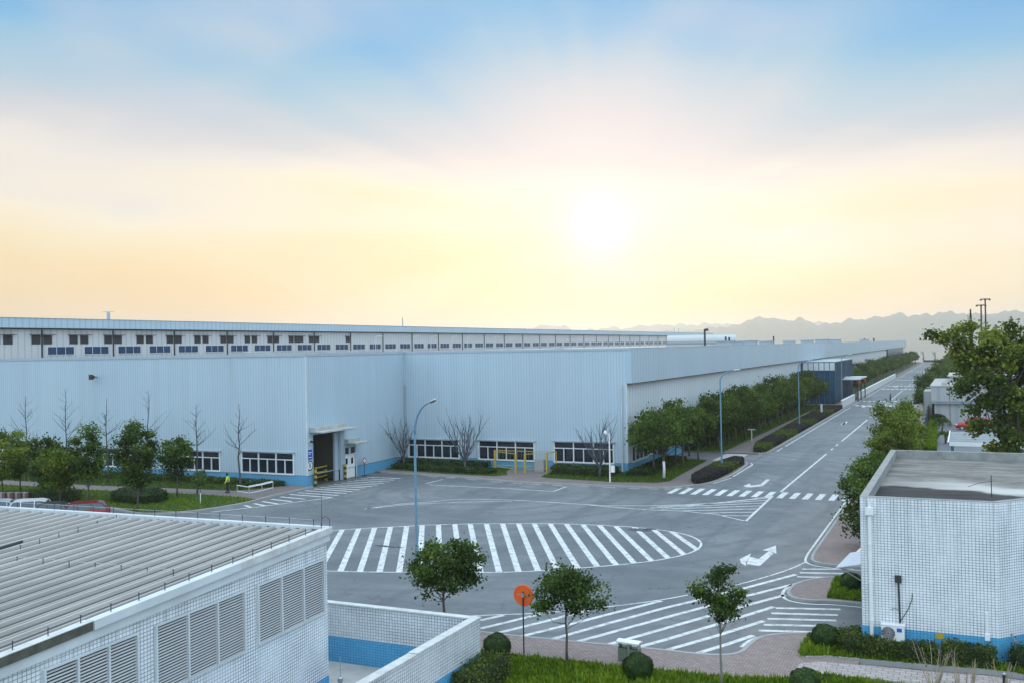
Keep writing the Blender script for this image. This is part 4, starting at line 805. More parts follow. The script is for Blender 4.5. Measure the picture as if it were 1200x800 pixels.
e = MB(); P0 = (-1.1, 41.433, 1.02); e.box(-1.23, -.93, 41.415, 41.435, .92, 1.14); o = e.build('warning_plate', M['yellow'], None, (-1.08, 41.42, 1.0)); tag(o, 'small yellow warning plate on the blue base of the right tiled building', 'sign')
AW = thing('awning', 'pale blue sheet awning sticking out from the left side of the right tiled building', 'awning', (-3.92, 48, 2.3)); e = MB()
e.add([(-5.5, 46.6, 2.2), (-3.93, 46.6, 2.55), (-3.93, 49.9, 2.55), (-5.2, 49.9, 2.25), (-5.5, 46.6, 2.24), (-3.93, 46.6, 2.59), (-3.93, 49.9, 2.59), (-5.2, 49.9, 2.29)], [(3, 2, 1, 0), (4, 5, 6, 7), (0, 1, 5, 4), (1, 2, 6, 5), (2, 3, 7, 6), (3, 0, 4, 7)]); e.build('awning_sheet', plain('pale_blue_sheet', (.42, .48, .55, 1), .6), AW, AW.location)
e = MB(); e.tube([(-5.3, 46.8, 2.2), (-3.93, 46.8, 1.4)], .025, 5); e.tube([(-5.1, 49.7, 2.25), (-3.93, 49.7, 1.4)], .025, 5); e.build('strut', M['steel'], AW, AW.location)
AW2 = thing('awning', 'cream sheet awning behind the pale blue one on the right tiled building', 'awning', (-3.92, 51.5, 2.3)); e = MB()
mc = plain('cream_sheet', (.72, .60, .42, 1), .7); M['cream'] = mc
e.add([(-5.0, 50.3, 2.2), (-3.93, 50.3, 2.5), (-3.93, 52.5, 2.5), (-4.7, 52.5, 2.3), (-5.0, 50.3, 2.24), (-3.93, 50.3, 2.54), (-3.93, 52.5, 2.54), (-4.7, 52.5, 2.34)], [(3, 2, 1, 0), (4, 5, 6, 7), (0, 1, 5, 4), (1, 2, 6, 5), (2, 3, 7, 6), (3, 0, 4, 7)]); e.build('awning_sheet', mc, AW2, AW2.location)
e = MB(); e.tube([(-4.9, 50.4, 2.2), (-3.93, 50.4, 1.5)], .025, 5); e.tube([(-4.7, 52.3, 2.25), (-3.93, 52.3, 1.5)], .025, 5); e.build('strut', M['steel'], AW2, AW2.location)
# ------------------------------------------------------------------ farther right: white building, carport, fence
WB = thing('white_building', 'two stepped pale panel building with a grey band behind the red car', 'building', (6, 160, 0)); o_ = WB.location
e = MB(); e.box(-4.2, 24, 158, 186, 0, 3.4); e.build('wall', M['panelgrey'], WB, o_)
e = MB(); e.box(-4.6, 24.4, 157.3, 186.4, 3.42, 5.6); e.build('parapet_band', M['panelgrey'], WB, o_); e = MB(); e.box(-4.5, 24.3, 157.5, 186.3, 3.1, 3.41); e.build('soffit', M['trim'], WB, o_)
e = MB(); e.box(-4.75, 24.5, 157.2, 186.5, 5.605, 5.75); e.box(-2.2, 20, 168, 184, 5.76, 6.7); e.box(-2.5, 20.3, 167.6, 184.3, 6.71, 6.85); e.box(-3.2, -2.4, 159, 160.2, 5.76, 6.15); e.build('roof', M['conc'], WB, o_)
for x in (-2.1, .3, 2.7, 5.1): e = MB(); e.box(x - .03, x + .03, 157.26, 157.295, 3.5, 5.5); e.build('band_joint', M['dark'], WB, o_); e = MB(); e.box(x - .03, x + .03, 157.95, 157.995, 0, 3.05); e.build('wall_joint', M['dark'], WB, o_)
window(WB, Vector((0, 158, 0)), X3, nY, .9, 2.1, 1.3, 2.6, 1, 'plain', .06, inset=-.02)
e = MB(); e.box(-6.0, -4.8, 168, 184, 0, 4.4); e.build('side_wing', M['panelgrey'], WB, o_)
CPt = thing('carport', 'flat grey roofed carport with a white edge behind the right tiled building', 'carport', (4, 108, 0)); o_ = CPt.location
e = MB(); e.box(-1.5, 14, 102.5, 115.5, 2.5, 2.6); e.build('roof_sheet', plain('carport_roof', (.22, .24, .26, 1), .5, .1, .2, .6), CPt, o_); e = MB(); e.box(-1.62, 14, 102.35, 102.48, 2.38, 2.72); e.box(-1.64, -1.52, 102.35, 115.6, 2.38, 2.72); e.build('edge_trim', M['white'], CPt, o_)
for x in (-1.3, 3.4, 8.1):
    for y in (103, 115): e = MB(); e.tube([(x, y, 0), (x, y, 2.5)], .07, 8); e.build('post', M['pole'], CPt, o_)
e = MB(); [e.box(-1.45, 14, y - .02, y + .02, 2.602, 2.64) for y in (104.5, 107, 109.5, 112)]; e.build('roof_seam_or_shade', M['steel'], CPt, o_)
FN = thing('boundary_fence', 'dark solid fence between the roadside trees and the grass strip on the right', 'fence', (-5, 110, 0)); o_ = FN.location
m_d = plain('fence_dark_panel', (.035, .045, .06, 1), .6)
for i in range(14):
    y0 = 62 + i * 7.6; e = MB(); x = lambda y: -3.6 - (y - 62) * .0165
    e.add([(x(y0), y0 + .15, .1), (x(y0 + 7.4), y0 + 7.4, .1), (x(y0 + 7.4), y0 + 7.4, 2.3), (x(y0), y0 + .15, 2.3), (x(y0) + .06, y0 + .15, .1), (x(y0 + 7.4) + .06, y0 + 7.4, .1), (x(y0 + 7.4) + .06, y0 + 7.4, 2.3), (x(y0) + .06, y0 + .15, 2.3)], [(0, 1, 2, 3), (7, 6, 5, 4), (3, 2, 6, 7), (0, 4, 5, 1), (1, 5, 6, 2), (0, 3, 7, 4)]); e.build('fence_panel', m_d, FN, o_)
    e = MB(); e.box(x(y0) - .06, x(y0) + .1, y0 - .02, y0 + .14, 0, 2.45); e.build('fence_post', m_d, FN, o_)
# low white walls along the far left kerb
for y0, y1, lab in ((191.5, 214, 'short low white wall at the kerb before the glass entrance'), (222, 346, 'long low white wall at the kerb past the glass entrance')):
    T = thing('low_wall', lab, 'wall', (-21, y0, 0)); e = MB(); e.box(-21.05, -20.75, y0, y1, .12, 1.45); e.build('wall_body', M['capstone'], T, T.location); e = MB(); e.box(-21.1, -20.7, y0 - .05, y1 + .05, 1.452, 1.55); e.build('wall_cap', M['white'], T, T.location)
T = thing('end_barrier', 'dark low barrier across the far end of the road', 'barrier', (-14, 601, 0)); e = MB(); e.box(-21, -7, 600.8, 601.1, 0, 1.1); e.build('barrier_rail', m_d, T, T.location); e = MB(); [e.box(x - .1, x + .1, 600.6, 600.79, 0, 1.2) for x in (-20, -16, -12, -8)]; e.build('barrier_post', M['dark'], T, T.location)
# ================================================================== TREES AND SHRUBS
# three young trees at the near kerb
t1 = g(521, 741); make_tree('tree', 'broad round dark green tree behind the yard wall near the nearest street lamp', 'tree', (t1.x, t1.y, .1), 4.1, 1.3, (1.75, 1.75, 1.4), 62, 170, .54, .125, 'leaf', 11, 'young trees at the near kerb', .075, lower=-.75)
t2 = g(665, 780); make_tree('tree', 'round dark green tree on the near grass beside the orange round sign', 'tree', (t2.x, t2.y, .1), 3.85, 1.25, (1.3, 1.3, 1.2), 44, 145, .46, .115, 'leaf', 23, 'young trees at the near kerb', .06, lower=-.6)
t3 = g(845, 812); make_tree('tree', 'small narrow tree with thin bare trunk, rightmost at the near kerb', 'tree', (t3.x, t3.y, .1), 4.5, 2.0, (.70, .70, 1.25), 30, 125, .38, .11, 'leaf', 35, 'young trees at the near kerb', .05, bark='barkpale', lower=-.85)
# street tree rows along the warehouse
RL = 'dark green street tree in the dense row along the long side of the warehouse'
protos = []
def rowtree(i, loc, label, mat, seed, group, **k):
    a = dict(h=6.2, trunk_h=2.0, rad=(2.2, 2.2, 2.05), ncl=52, nl=95, cr=.95, leaf=.23, tr=.11); a.update(k)
    return make_tree('street_tree', label, 'tree', loc, mat=mat, seed=seed, group=group, **a)
rr = random.Random(7)
first = rowtree(0, (-25.4, 88.1, .15), 'green tree with whitewashed trunk at the warehouse corner, first of its row', 'leaf2', 101, 'street trees along the warehouse', band=1.6, h=6.1, rad=(2.5, 2.5, 1.9))
protos = [rowtree(1, (-25.9, 96.6, .15), RL, 'leaf2', 102, 'street trees along the warehouse'), rowtree(2, (-27.8, 93.0, .15), RL, 'leaf', 103, 'street trees along the warehouse', h=5.7),
          rowtree(3, (-27.6, 100.4, .15), RL, 'leaf2', 104, 'street trees along the warehouse', h=6.4), rowtree(4, (-26.0, 113.5, .15), RL, 'leaf', 105, 'street trees along the warehouse', h=6.0)]
spots = [(-25.9, 103.0)] + [(-25.9 + rr.uniform(-.3, .3), y) for y in (118, 122.5, 127, 132, 137, 142, 147, 152, 157, 162.5, 168, 173.5, 179, 184.5, 190, 196)] + [(-28.0 + rr.uniform(-.3, .3), y) for y in (107, 115.5, 120.5, 125.5, 130.5, 136, 141, 146.5, 152, 157, 163, 168, 174, 180, 186, 192)]
for i, (x, y) in enumerate(spots): dup(protos[i % 4], (x, y, .15), rr.uniform(0, 6.28), (rr.uniform(.8, 1.12), rr.uniform(.8, 1.12), rr.uniform(.78, 1.12)))
FRL = 'dark green street tree in the far row behind the long low white wall'
for i, y in enumerate([206, 211] + list(np.arange(240, 590, 9.5))):
    for x in (-24.4, -27.2):
        if y < 215 and x > -25: continue
        if 428 < y and x < -26: x = -26.6
        dup(protos[i % 4], (x + rr.uniform(-.4, .4), y + rr.uniform(-2, 2) + (4 if x < -26 else 0), .15), rr.uniform(0, 6.28), (rr.uniform(.75, 1.0), rr.uniform(.75, 1.0), rr.uniform(.7, 1.05)), FRL if y > 230 else 'dark green tree squeezed against the blue glass entrance block', 'far street trees' if y > 230 else 'trees at the glass entrance')
# right hand row
RT = 'street trees on the right pavement'
rb1 = rowtree(5, (-5.4, 61.5, .13), 'low dark bushy tree hugging the left wall of the right tiled building', 'leaf', 111, RT, h=4.7, trunk_h=.5, rad=(1.45, 1.9, 2.1), leaf=.16, ncl=60, nl=130, cr=.7, lower=-1)
rb2 = rowtree(6, (-5.3, 67.5, .13), 'dark bushy tree just behind the back left corner of the right tiled building', 'leaf2', 112, RT, h=5.3, trunk_h=.6, rad=(1.5, 1.9, 2.2), leaf=.16, ncl=60, nl=130, cr=.7)
ry = rowtree(7, (-5.3, 86, .13), 'tallest yellowish green tree on the right pavement, before the dark fence', 'leafy', 113, RT, h=6.6, trunk_h=1, rad=(1.9, 2.4, 2.6), leaf=.2, ncl=62, nl=110, cr=.8)
ry2 = dup(ry, (-5.2, 77.0, .13), 2.0, .84, 'yellowish green tree nearer than the tallest yellowish one on the right pavement')
dup(rb2, (-5.9, 73, .13), 1.0, (.9, .9, .92), 'ragged dark tree between the bushy and the yellowish trees on the right pavement')
dup(ry, (-5.4, 95, .13), 4.0, .95, 'yellowish green tree partly behind the tallest yellowish one on the right pavement')
dup(ry, (-5.6, 108, .13), 5.0, .85, 'most distant yellowish green tree on the right pavement, left of the white building')
FR = 'dark green tree in the far right hand row beyond the white building'
for i, y in enumerate(np.arange(176, 590, 10.5)):
    for x in (-6.2, -3.2, 1.0):
        if x > -5 and y < 192: continue
        if x > 0 and i % 2: continue
        dup(protos[(i + 1) % 4], (x + rr.uniform(-.5, .5), y + rr.uniform(-2.5, 2.5), .12), rr.uniform(0, 6.28), (rr.uniform(.75, 1.0), rr.uniform(.75, 1.0), rr.uniform(.68, 1.05)), FR, 'far right trees')
# big tree on the right
make_tree('broad_tree', 'tallest leafy tree behind the right tiled building at the right picture edge', 'tree', (2.9, 74, .0), 13.9, 4.5, (3.0, 3.3, 4.4), 118, 205, .88, .25, 'leafbig', 131, None, .26, lean=(-.4, 0), cz=9.35, extra=[(-4.9, -.6, 12.85), (-4.2, -.4, 12.55), (-3.7, -.3, 12.7), (-3.2, 0, 13.1), (-3.2, .3, 12.0), (-2.7, 0, 11.2), (-3.0, -.3, 12.4), (-2.5, .2, 13.3), (-3.4, 0, 11.6), (-2.8, .3, 10.4), (2.6, 0, 12.6), (3.2, .2, 11.5), (3.6, 0, 10), (3.4, 0, 8.5), (3.0, 0, 13.2)])
# small palms by the carport
for i, (px, py, s) in enumerate(((1104, 505, 1.25), (1108, 519, 1.0), (1101, 497, 1.1))):
    q = g(px, py); lab = ('spiky palm in front of the white building, beside the red car', 'spiky palm at the corner of the carport', 'spiky palm nearest the dark fence')[i]
    T = thing('palm', lab, 'palm', (q.x, q.y, 0), 'small palms'); mb = MB(); mb.tube([(0, 0, 0), (.03, 0, .5 * s), (0, .04, 1.1 * s)], [.12, .1, .08], 7); mb.build('trunk', M['bark'], T, smooth=True)
    r = np.random.default_rng(50 + i); P = []; 
    for k in range(34):
        a = r.uniform(0, 6.28); e0 = r.uniform(.2, 1.3); 
        for j in range(34): t = j / 33; P.append([math.cos(a) * t * .95 * s * math.cos(e0 * (1 - t)), math.sin(a) * t * .95 * s * math.cos(e0 * (1 - t)), 1.1 * s + (math.sin(e0) * t - .9 * t * t) * 1.2 * s])
    P = np.array(P) + r.normal(size=(len(P), 3)) * .05; leaf_object('fronds', P, .22, r.uniform(.1, .8, len(P)), M['leaf2'], T, .3, 60 + i, aspect=.18)
# trees on the lawn at the left
def lawn_tree(px, by, ty, label, rad, mat, seed, ncl=44, nl=110, leaf=.19, cr=.75, trunk=1.3, **k):
    q = g(px, by, .15); d = ray(px, ty); s = math.hypot(q.x, q.y) / math.hypot(d.x, d.y); h = H + s * d.z
    make_tree('tree', label, 'tree', (q.x, q.y, .14), h, trunk, rad, ncl, nl, cr, leaf, mat, seed, 'trees on the left lawn', **{'tr': .075, **k})
lawn_tree(3, 580, 503, 'yellow green tree at the left edge of the picture above the white car', (2.3, 2.3, 2.2), 'leafy', 141, 60)
lawn_tree(24, 575, 515, 'ragged green tree just right of the leftmost yellow green tree', (1.3, 1.3, 1.7), 'leaf2', 142, 30)
lawn_tree(54, 586, 509, 'dark based bushy tree over the dark car, with a lighter pointed top', (1.35, 1.35, 2.5), 'leaf2', 143, 46, lower=-1)
lawn_tree(71, 588, 519, 'yellowish bushy tree between the dark based tree and the conical tree', (1.7, 1.7, 2.1), 'leafy', 144, 48)
lawn_tree(104, 589, 503, 'conical dark green tree over the red car, with whitewashed trunk', (1.15, 1.15, 2.5), 'leaf2', 145, 44)
lawn_tree(161, 598, 500, 'dark spreading tree with drooping lower boughs beside the oval hedge', (1.6, 1.6, 2.6), 'leaf', 146, 64, lower=-1)
lawn_tree(208, 582, 515, 'compact dark tree right of the oval hedge, near the wing windows', (1.15, 1.15, 1.75), 'leaf', 147, 40)
lawn_tree(235, 590, 553, 'tiny sapling with white trunk on the lawn near the person in yellow', (.5, .5, .75), 'leaf2', 148, 10, 50, .15, .4, .8, band=.9, tr=.035)
# bare trees
def bare(px, by, ty, label, seed, spread=.55, kind='pole', rad=.095):
    q = g(px, by, .15); d = ray(px, ty); s = math.hypot(q.x, q.y) / math.hypot(d.x, d.y); h = H + s * d.z - .15
    T = thing('bare_tree', label, 'bare tree', (q.x, q.y, .14), 'bare trees in front of the warehouse'); r = np.random.default_rng(seed); tk = MB(); br = MB()
    if kind == 'pole':
        pts = [Vector((r.normal() * .05, r.normal() * .05, h * i / 8)) for i in range(9)]; pts[0] = Vector((0, 0, -.05)); tk.tube(pts, [rad * (1 - .82 * i / 8) for i in range(9)], 6)
        n = int(r.integers(14, 22))
        for k in range(n):
            t = r.uniform(.36, .97); i = int(t * 8); a = r.uniform(0, 6.28); p = pts[i].lerp(pts[min(8, i + 1)], t * 8 - i); L_ = (1.1 - t) * h * r.uniform(.18, .5)
            bare_branch(br, r, p, (math.cos(a), math.sin(a), r.uniform(.35, 1.1)), max(.35, L_), rad * .5 * (1.2 - t), 1, .5, 4)
    else:
        tk.tube([(0, 0, -.05), (.02, 0, .55), (0, .02, 1.0)], [rad * 1.4, rad * 1.2, rad * 1.1], 7)
        for k in range(7):
            a = 6.28 * k / 7 + r.uniform(-.3, .3); tl = r.uniform(.25, .75); bare_branch(br, r, (0, 0, r.uniform(.7, 1.0)), (math.cos(a) * tl, math.sin(a) * tl, 1), (h - 1) * r.uniform(.55, .72), rad * .75, 2, .38, 5)
    tk.build('trunk', M['barkgrey'], T, smooth=True); br.build('branches', M['barkgrey'], T)
bare(31, 563, 463, 'bare tree with wide low side branches, leftmost in front of the wing wall', 201)
bare(78, 563, 455, 'tall bare tree above the yellowish bushy tree in front of the wing', 202)
bare(126, 564, 466, 'bare tree with upswept branches just left of the dark spreading tree', 203)
bare(175, 566, 457, 'thin bare tree rising behind the dark spreading tree', 204)
bare(231, 578, 473, 'bare tree beside the compact dark tree, in front of a wing window', 205)
bare(281, 573, 472, 'bare tree with many branches beside the white railing and wing window', 206, rad=.11)
bare(473, 547, 485, 'leafless many stemmed shrub tree in the inner corner behind the near street lamp', 207, kind='vase', rad=.08)
bare(545, 551, 476, 'largest leafless many stemmed tree between the first two facade windows', 208, kind='vase', rad=.1)
bare(703, 559, 486, 'leafless many stemmed tree beside the white camera pole and third facade window', 209, kind='vase', rad=.09)
# hedges
hedge('hedge', 'long low dark hedge under the first facade windows', [(-54.0, 86.9), (-47.5, 85.9), (-42.3, 85.6), (-41.9, 87.0), (-47, 87.3), (-54.2, 88.3)], .5, 'hedgedark', 301, group='dark hedges at the warehouse', dens=90, leaf=.16)
hedge('hedge', 'dark hedge band against the blue base in the inner corner', [(-54.3, 88.7), (-45, 88.1), (-44.2, 90.2), (-54.3, 90.6)], .75, 'hedgedark', 302, group='dark hedges at the warehouse', dens=80, leaf=.16)
hedge('hedge', 'dark hedge under the third facade window behind the white camera pole', [(-36.6, 87.8), (-30.5, 87.3), (-30.3, 90.2), (-36.8, 90.4)], .75, 'hedgedark', 303, group='dark hedges at the warehouse', dens=80, leaf=.16)
hedge('hedge', 'dark shrubs along the blue base round the warehouse corner', [(-29.4, 88.9), (-27.0, 89.2), (-27.2, 103), (-29.4, 103)], .42, 'hedgedark', 304, group='dark hedges at the warehouse', dens=70, leaf=.17)
hedge('hedge', 'oval dark clipped hedge on the left lawn beside the spreading tree', [g(*p).to_2d() for p in ((130, 588), (140, 583.5), (165, 581.5), (185, 583), (197, 587), (188, 591), (160, 593), (138, 592))], .75, 'hedgedark', 305, dens=110, leaf=.13)
hedge('hedge', 'low dark hedge mass behind the parked cars under the left trees', [g(*p).to_2d() for p in ((30, 584), (60, 580), (95, 583), (92, 590), (55, 590))], .6, 'hedgedark', 306, dens=90, leaf=.14)
hedge('hedge', 'low rough hedge along the wing wall behind the path at the left', [(-95, 71.5), (-60.5, 72.2), (-60.5, 73.5), (-95, 73.4)], .5, 'hedgeleaf', 307, dens=70, leaf=.15)
hedge('hedge', 'short dark clipped hedge behind the white railing at the wing corner', [(-59.8, 71.0), (-58.4, 71.2), (-57.0, 73.3), (-60, 73.6)], .45, 'hedgedark', 308, dens=110, leaf=.13)
hedge('hedge', 'dark shrub belt against the long wall behind the street trees', [(-29.7, 111.8), (-28.5, 111.8), (-28.6, 198), (-29.7, 198)], 1.2, 'hedgedark', 309, dens=35, leaf=.24)
isl_c = [Vector(p) for p in ((-22.7, 87.6), (-21.8, 85.6), (-20.75, 88.2), (-20.55, 93), (-20.6, 101), (-21.2, 102.9), (-22.4, 102.6), (-22.9, 97.5))]
def cut(y0, y1):
    lerpx = lambda y, pts: np.interp(y, [p[0] for p in pts], [p[1] for p in pts])
    Lp = [(85.6, -21.9), (87.6, -22.7), (97.5, -22.9), (102.9, -22.2)]; Rp = [(85.6, -21.6), (88.2, -20.8), (93, -20.6), (101, -20.65), (102.9, -21.2)]
    ys = np.linspace(y0, y1, 5); return [(float(lerpx(y, Lp)), float(y)) for y in ys] + [(float(lerpx(y, Rp)), float(y)) for y in ys[::-1]]
for y0, y1, mt, lab, sd in ((85.6, 93.4, 'hedgepurple', 'purple clipped hedge on the kerb island at the near end, by the crossing', 311), (93.5, 98.6, 'hedgeleaf', 'green clipped hedge in the middle of the kerb island', 312), (98.7, 102.9, 'hedgepurple', 'purple clipped hedge at the far rounded end of the kerb island', 313)):
    hedge('hedge', lab, cut(y0, y1), .6, mt, sd, group='clipped hedges of the kerb island', dens=240, leaf=.09, rough=.02)
segs = [(112.4, 118.5, 'hedgeleaf'), (118.6, 128, 'hedgepurple'), (128.1, 137, 'hedgeleaf'), (137.1, 147.5, 'hedgepurple'), (147.6, 156, 'hedgeleaf'), (156.1, 171, 'hedgepurple'), (171.1, 179, 'hedgeleaf'), (179.1, 190.5, 'hedgepurple')]
ordn = ['first', 'second', 'third', 'fourth']; cnt = {'hedgeleaf': 0, 'hedgepurple': 0}
for i, (y0, y1, mt) in enumerate(segs):
    lab = '%s %s hedge block past the driveway in the strip along the road kerb' % (ordn[cnt[mt]], 'green' if mt == 'hedgeleaf' else 'purple'); cnt[mt] += 1
    xl = -22.7 - (y0 - 112) * .02; hedge('hedge', lab, [(xl if i else -21.9, y0), (xl - .1, y1), (-20.7, y1), (-20.65, y0)], .6, mt, 320 + i, group='hedge strip along the road', dens=90, leaf=.13, rough=.025)
hedge('hedge', 'loose green hedge at the end of the yard wall in the bottom foreground', [(-16.45, 33.0), (-15.55, 33.0), (-15.6, 30.2), (-16.45, 30.2)], 1.0, 'hedgeleaf', 341, dens=420, leaf=.08, rough=.09)
hedge('hedge', 'longest clipped green hedge under the air conditioner of the right tiled building', [(-5.0, 41.9), (-4.1, 42.6), (-4.1, 41.3), (-1.2, 41.2), (-1.2, 40.55), (-4.6, 40.5)], .68, 'hedgeleaf', 342, dens=420, leaf=.085, rough=.06)
hedge('hedge', 'clipped green hedge below the yellow plate on the right tiled wall', [(-.95, 41.25), (.75, 41.3), (.85, 40.75), (-.9, 40.6)], .8, 'hedgeleaf', 343, dens=420, leaf=.085, rough=.06)
hedge('hedge', 'loose dark shrubs round the tiled wall corner at the right picture edge', [(1.35, 41.3), (2.4, 42.2), (5, 42.3), (5, 40.9), (1.5, 40.75)], .75, 'hedgedark', 344, dens=360, leaf=.09, rough=.1)
def gball(px, py, rad, label, seed):
    q = g(px, py, .15); ball(label, (q.x, q.y, .12), rad, seed)
gball(583, 769, .52, 'ball shrub beside the end of the yard wall', 401); gball(748, 795, .53, 'ball shrub in front of the green litter bin', 402); gball(967, 757, .5, 'ball shrub at the left end of the hedge under the air conditioner', 403)
gball(997, 690, .47, 'ball shrub on the small grass square by the right tiled building', 404); gball(943, 812, .5, 'ball shrub at the bottom edge of the picture in the near grass', 405)
# dry stalks
for i, (px, py, hh, n, lab) in enumerate(((1094, 806, 1.9, 11, 'tall spreading dry stalks with dark seed heads before the blue wall base'), (1130, 812, 1.5, 15, 'thicket of thin upright straw coloured stalks left of the black bollard'), (1174, 812, 1.3, 7, 'few pale dry stalks beside the black bollard'), (1203, 780, 1.6, 6, 'dark dry twigs at the right edge of the picture'))):
    q = g(px, py, .15); T = thing('dry_plant', lab, 'dry plant', (q.x, q.y, .13), 'dry stalks'); r = np.random.default_rng(500 + i); mb = MB(); sd = MB()
    for k in range(n):
        a = r.uniform(0, 6.28); b0 = Vector((math.cos(a) * .12 * (2.2 if i == 1 else 1), math.sin(a) * .12 * (2.2 if i == 1 else 1), 0)); d = Vector((math.cos(a) * .34 * (.35 if i == 1 else 1), math.sin(a) * .34, 1)); L_ = hh * r.uniform(.6, 1.05)
        pts = [b0 + d * L_ * t + Vector(r.normal(size=3) * .03 * t) for t in (0, .3, .6, 1)]; mb.tube(pts, [.016, .013, .01, .005], 4, False)
        for m in range(int(r.integers(1, 4))):
            t = r.uniform(.4, .9); p = b0 + d * L_ * t; e = p + Vector((r.normal() * .14, r.normal() * .14, .2)); mb.tube([p, e], [.006, .003], 3, False)
            if i in (0, 3): sd.tube([e, e + Vector((0, 0, .045))], [.03, .018], 5)
    mb.build('stalks', M['straw'], T)
    if sd.v: sd.build('seed_heads', M['black'], T)
# ================================================================== STREET FURNITURE
def street_lamp(loc, label, h, reach, rise, rz=0, r0=.085):
    T = thing('street_lamp', label, 'street lamp', loc, 'street lamps', rz); m = MB(); hs = h - rise
    m.tube([(0, 0, 0), (0, 0, .9), (0, 0, .92), (0, 0, hs)], [r0 * 1.25, r0 * 1.25, r0, r0 * .8], 10); m.tube([(0, 0, -.02), (0, 0, .05)], .19, 10); m.build('pole', M['pole'], T)
    a = MB(); pts = [(0, 0, hs - .02)] + [(reach * (1 - math.cos(t)), 0, hs + rise * math.sin(t)) for t in [1.35 * i / 9 for i in range(1, 10)]]; a.tube(pts, [r0 * .78 - .02 * i / 9 for i in range(10)], 8); a.build('arm', M['pole'], T, smooth=True)
    e, p = Vector(pts[-1]), Vector(pts[-2]); d = (e - p).normalized(); s = MB(); up = Vector((-d.z, 0, d.x)); prof = [(0, .05), (.12, .1), (.35, .155), (.6, .14), (.78, .06)]
    b = []; n = 12
    for u, w in prof:
        for k in range(n): an = 2 * PI * k / n; s.v.append(e + d * u + Vector((0, 1, 0)) * (math.cos(an) * w) + up * (math.sin(an) * w * (.62 if math.sin(an) > 0 else .45)))
    for i in range(len(prof) - 1):
        for k in range(n): s.f.append((i * n + k, i * n + (k + 1) % n, (i + 1) * n + (k + 1) % n, (i + 1) * n + k))
    s.f.append(tuple(range(n - 1, -1, -1))); s.f.append(tuple((len(prof) - 1) * n + k for k in range(n))); hd = s.build('lamp_head', M['steel'], T, smooth=True)
    s = MB()
    s.add([e + d * (.42 + .26 * math.cos(2 * PI * k / 12)) + Vector((0, 1, 0)) * (.1 * math.sin(2 * PI * k / 12)) - up * .075 for k in range(12)], [tuple(range(12))]); s.build('lens', M['glass'], hd)
    return T
street_lamp((-29.8, 50.6, .005), 'largest and nearest blue grey street lamp beside the hatched oval island', 9.35, 1.65, 1.9, -.35)
l2 = street_lamp((-21.9, 96.3, .13), 'street lamp rising from the hedge of the kerb island at the zebra crossing', 9.7, 1.75, 1.0, -.2)
dup(l2, (-21.85, 146, .13), -.2, 1, 'street lamp in the hedge strip halfway along the tree row'); dup(l2, (-21.9, 201, .13), -.2, 1, 'distant street lamp in front of the blue glass entrance')
# round orange sign seen from behind
q = g(614, 765, .13); T = thing('round_sign', 'round orange sign on a thin dark post at the near kerb, seen from behind', 'sign', (q.x, q.y, .12)); z0 = 2.34
m = MB(); m.tube([(0, 0, 0), (0, 0, 2.5)], .032, 8); m.build('post', M['dark'], T); m = MB(); n = 32
for y, r in ((.05, .43), (.062, .44), (.075, .43)): m.v += [Vector((math.cos(2 * PI * k / n) * r, y, z0 + math.sin(2 * PI * k / n) * r)) for k in range(n)]
for i in range(2): m.f += [(i * n + k, i * n + (k + 1) % n, (i + 1) * n + (k + 1) % n, (i + 1) * n + k) for k in range(n)]
m.f += [tuple(range(n)), tuple(range(3 * n - 1, 2 * n - 1, -1))]; dsc = m.build('sign_disc', M['orange'], T)
m = MB(); m.tube([(math.cos(2 * PI * k / 32) * .40, .047, z0 + math.sin(2 * PI * k / 32) * .40) for k in range(33)], .014, 4, False); m.build('rim', M['orange'], dsc)
m = MB(); m.box(-.26, .26, .034, .05, z0 - .02, z0 + .02); m.box(-.05, .06, -.045, .049, z0 - .06, z0 + .1); m.build('clamp', M['steel'], T)
# litter bin
q = g(738, 774, .13); T = thing('litter_bin', 'green twin litter bin with a white arched roof on the brick pavement', 'litter bin', (q.x, q.y, .13), rz=-.1); T.scale = (.92, .92, .84)
m = MB(); m.box(-.46, -.06, -.18, .18, .03, .62); m.box(.06, .46, -.18, .18, .03, .62); m.build('bin_body', M['binlid'], T)
m = MB(); [m.box(x - .02, x + .02, -.15, .15, .62, .88) for x in (-.43, .43)]; m.box(-.055, .055, -.12, .12, .05, .88); m.build('bin_frame', M['steel'], T)
m = MB(); m.add([(x, math.sin(t) * .26, .885 + .07 * math.cos(t * 1.4) - .03) for x in (-.52, .52) for t in [-1.1 + 2.2 * i / 6 for i in range(7)]] + [(x, math.sin(t) * .26, .915 + .07 * math.cos(t * 1.4) - .0) for x in (-.52, .52) for t in [-1.1 + 2.2 * i / 6 for i in range(7)]],
      [(i, i + 1, 8 + i, 7 + i) for i in range(6)] + [(14 + i, 21 + i, 22 + i, 15 + i) for i in range(6)] + [(0, 7, 21, 14), (6, 20, 27, 13)] + [(i, 14 + i, 15 + i, i + 1) for i in range(6)] + [(7 + i, 8 + i, 22 + i, 21 + i) for i in range(6)]); m.build('bin_roof', M['white'], T)
m = MB(); m.box(-.44, -.08, -.16, .16, .621, .66); m.box(.08, .44, -.16, .16, .621, .66); m.build('bin_opening', M['black'], T)
# black bollard
q = g(1177, 806, .15); T = thing('bollard', 'short black bollard at the edge of the paver path among dry stalks', 'bollard', (q.x, q.y, .13)); m = MB(); m.tube([(0, 0, 0), (0, 0, .5)], .055, 10); m.build('post', M['black'], T); m = MB(); m.lathe([(.06, 0), (.062, .04), (.03, .07), (.001, .075)], (0, 0, .5), 10); m.build('cap', M['steel'], T)
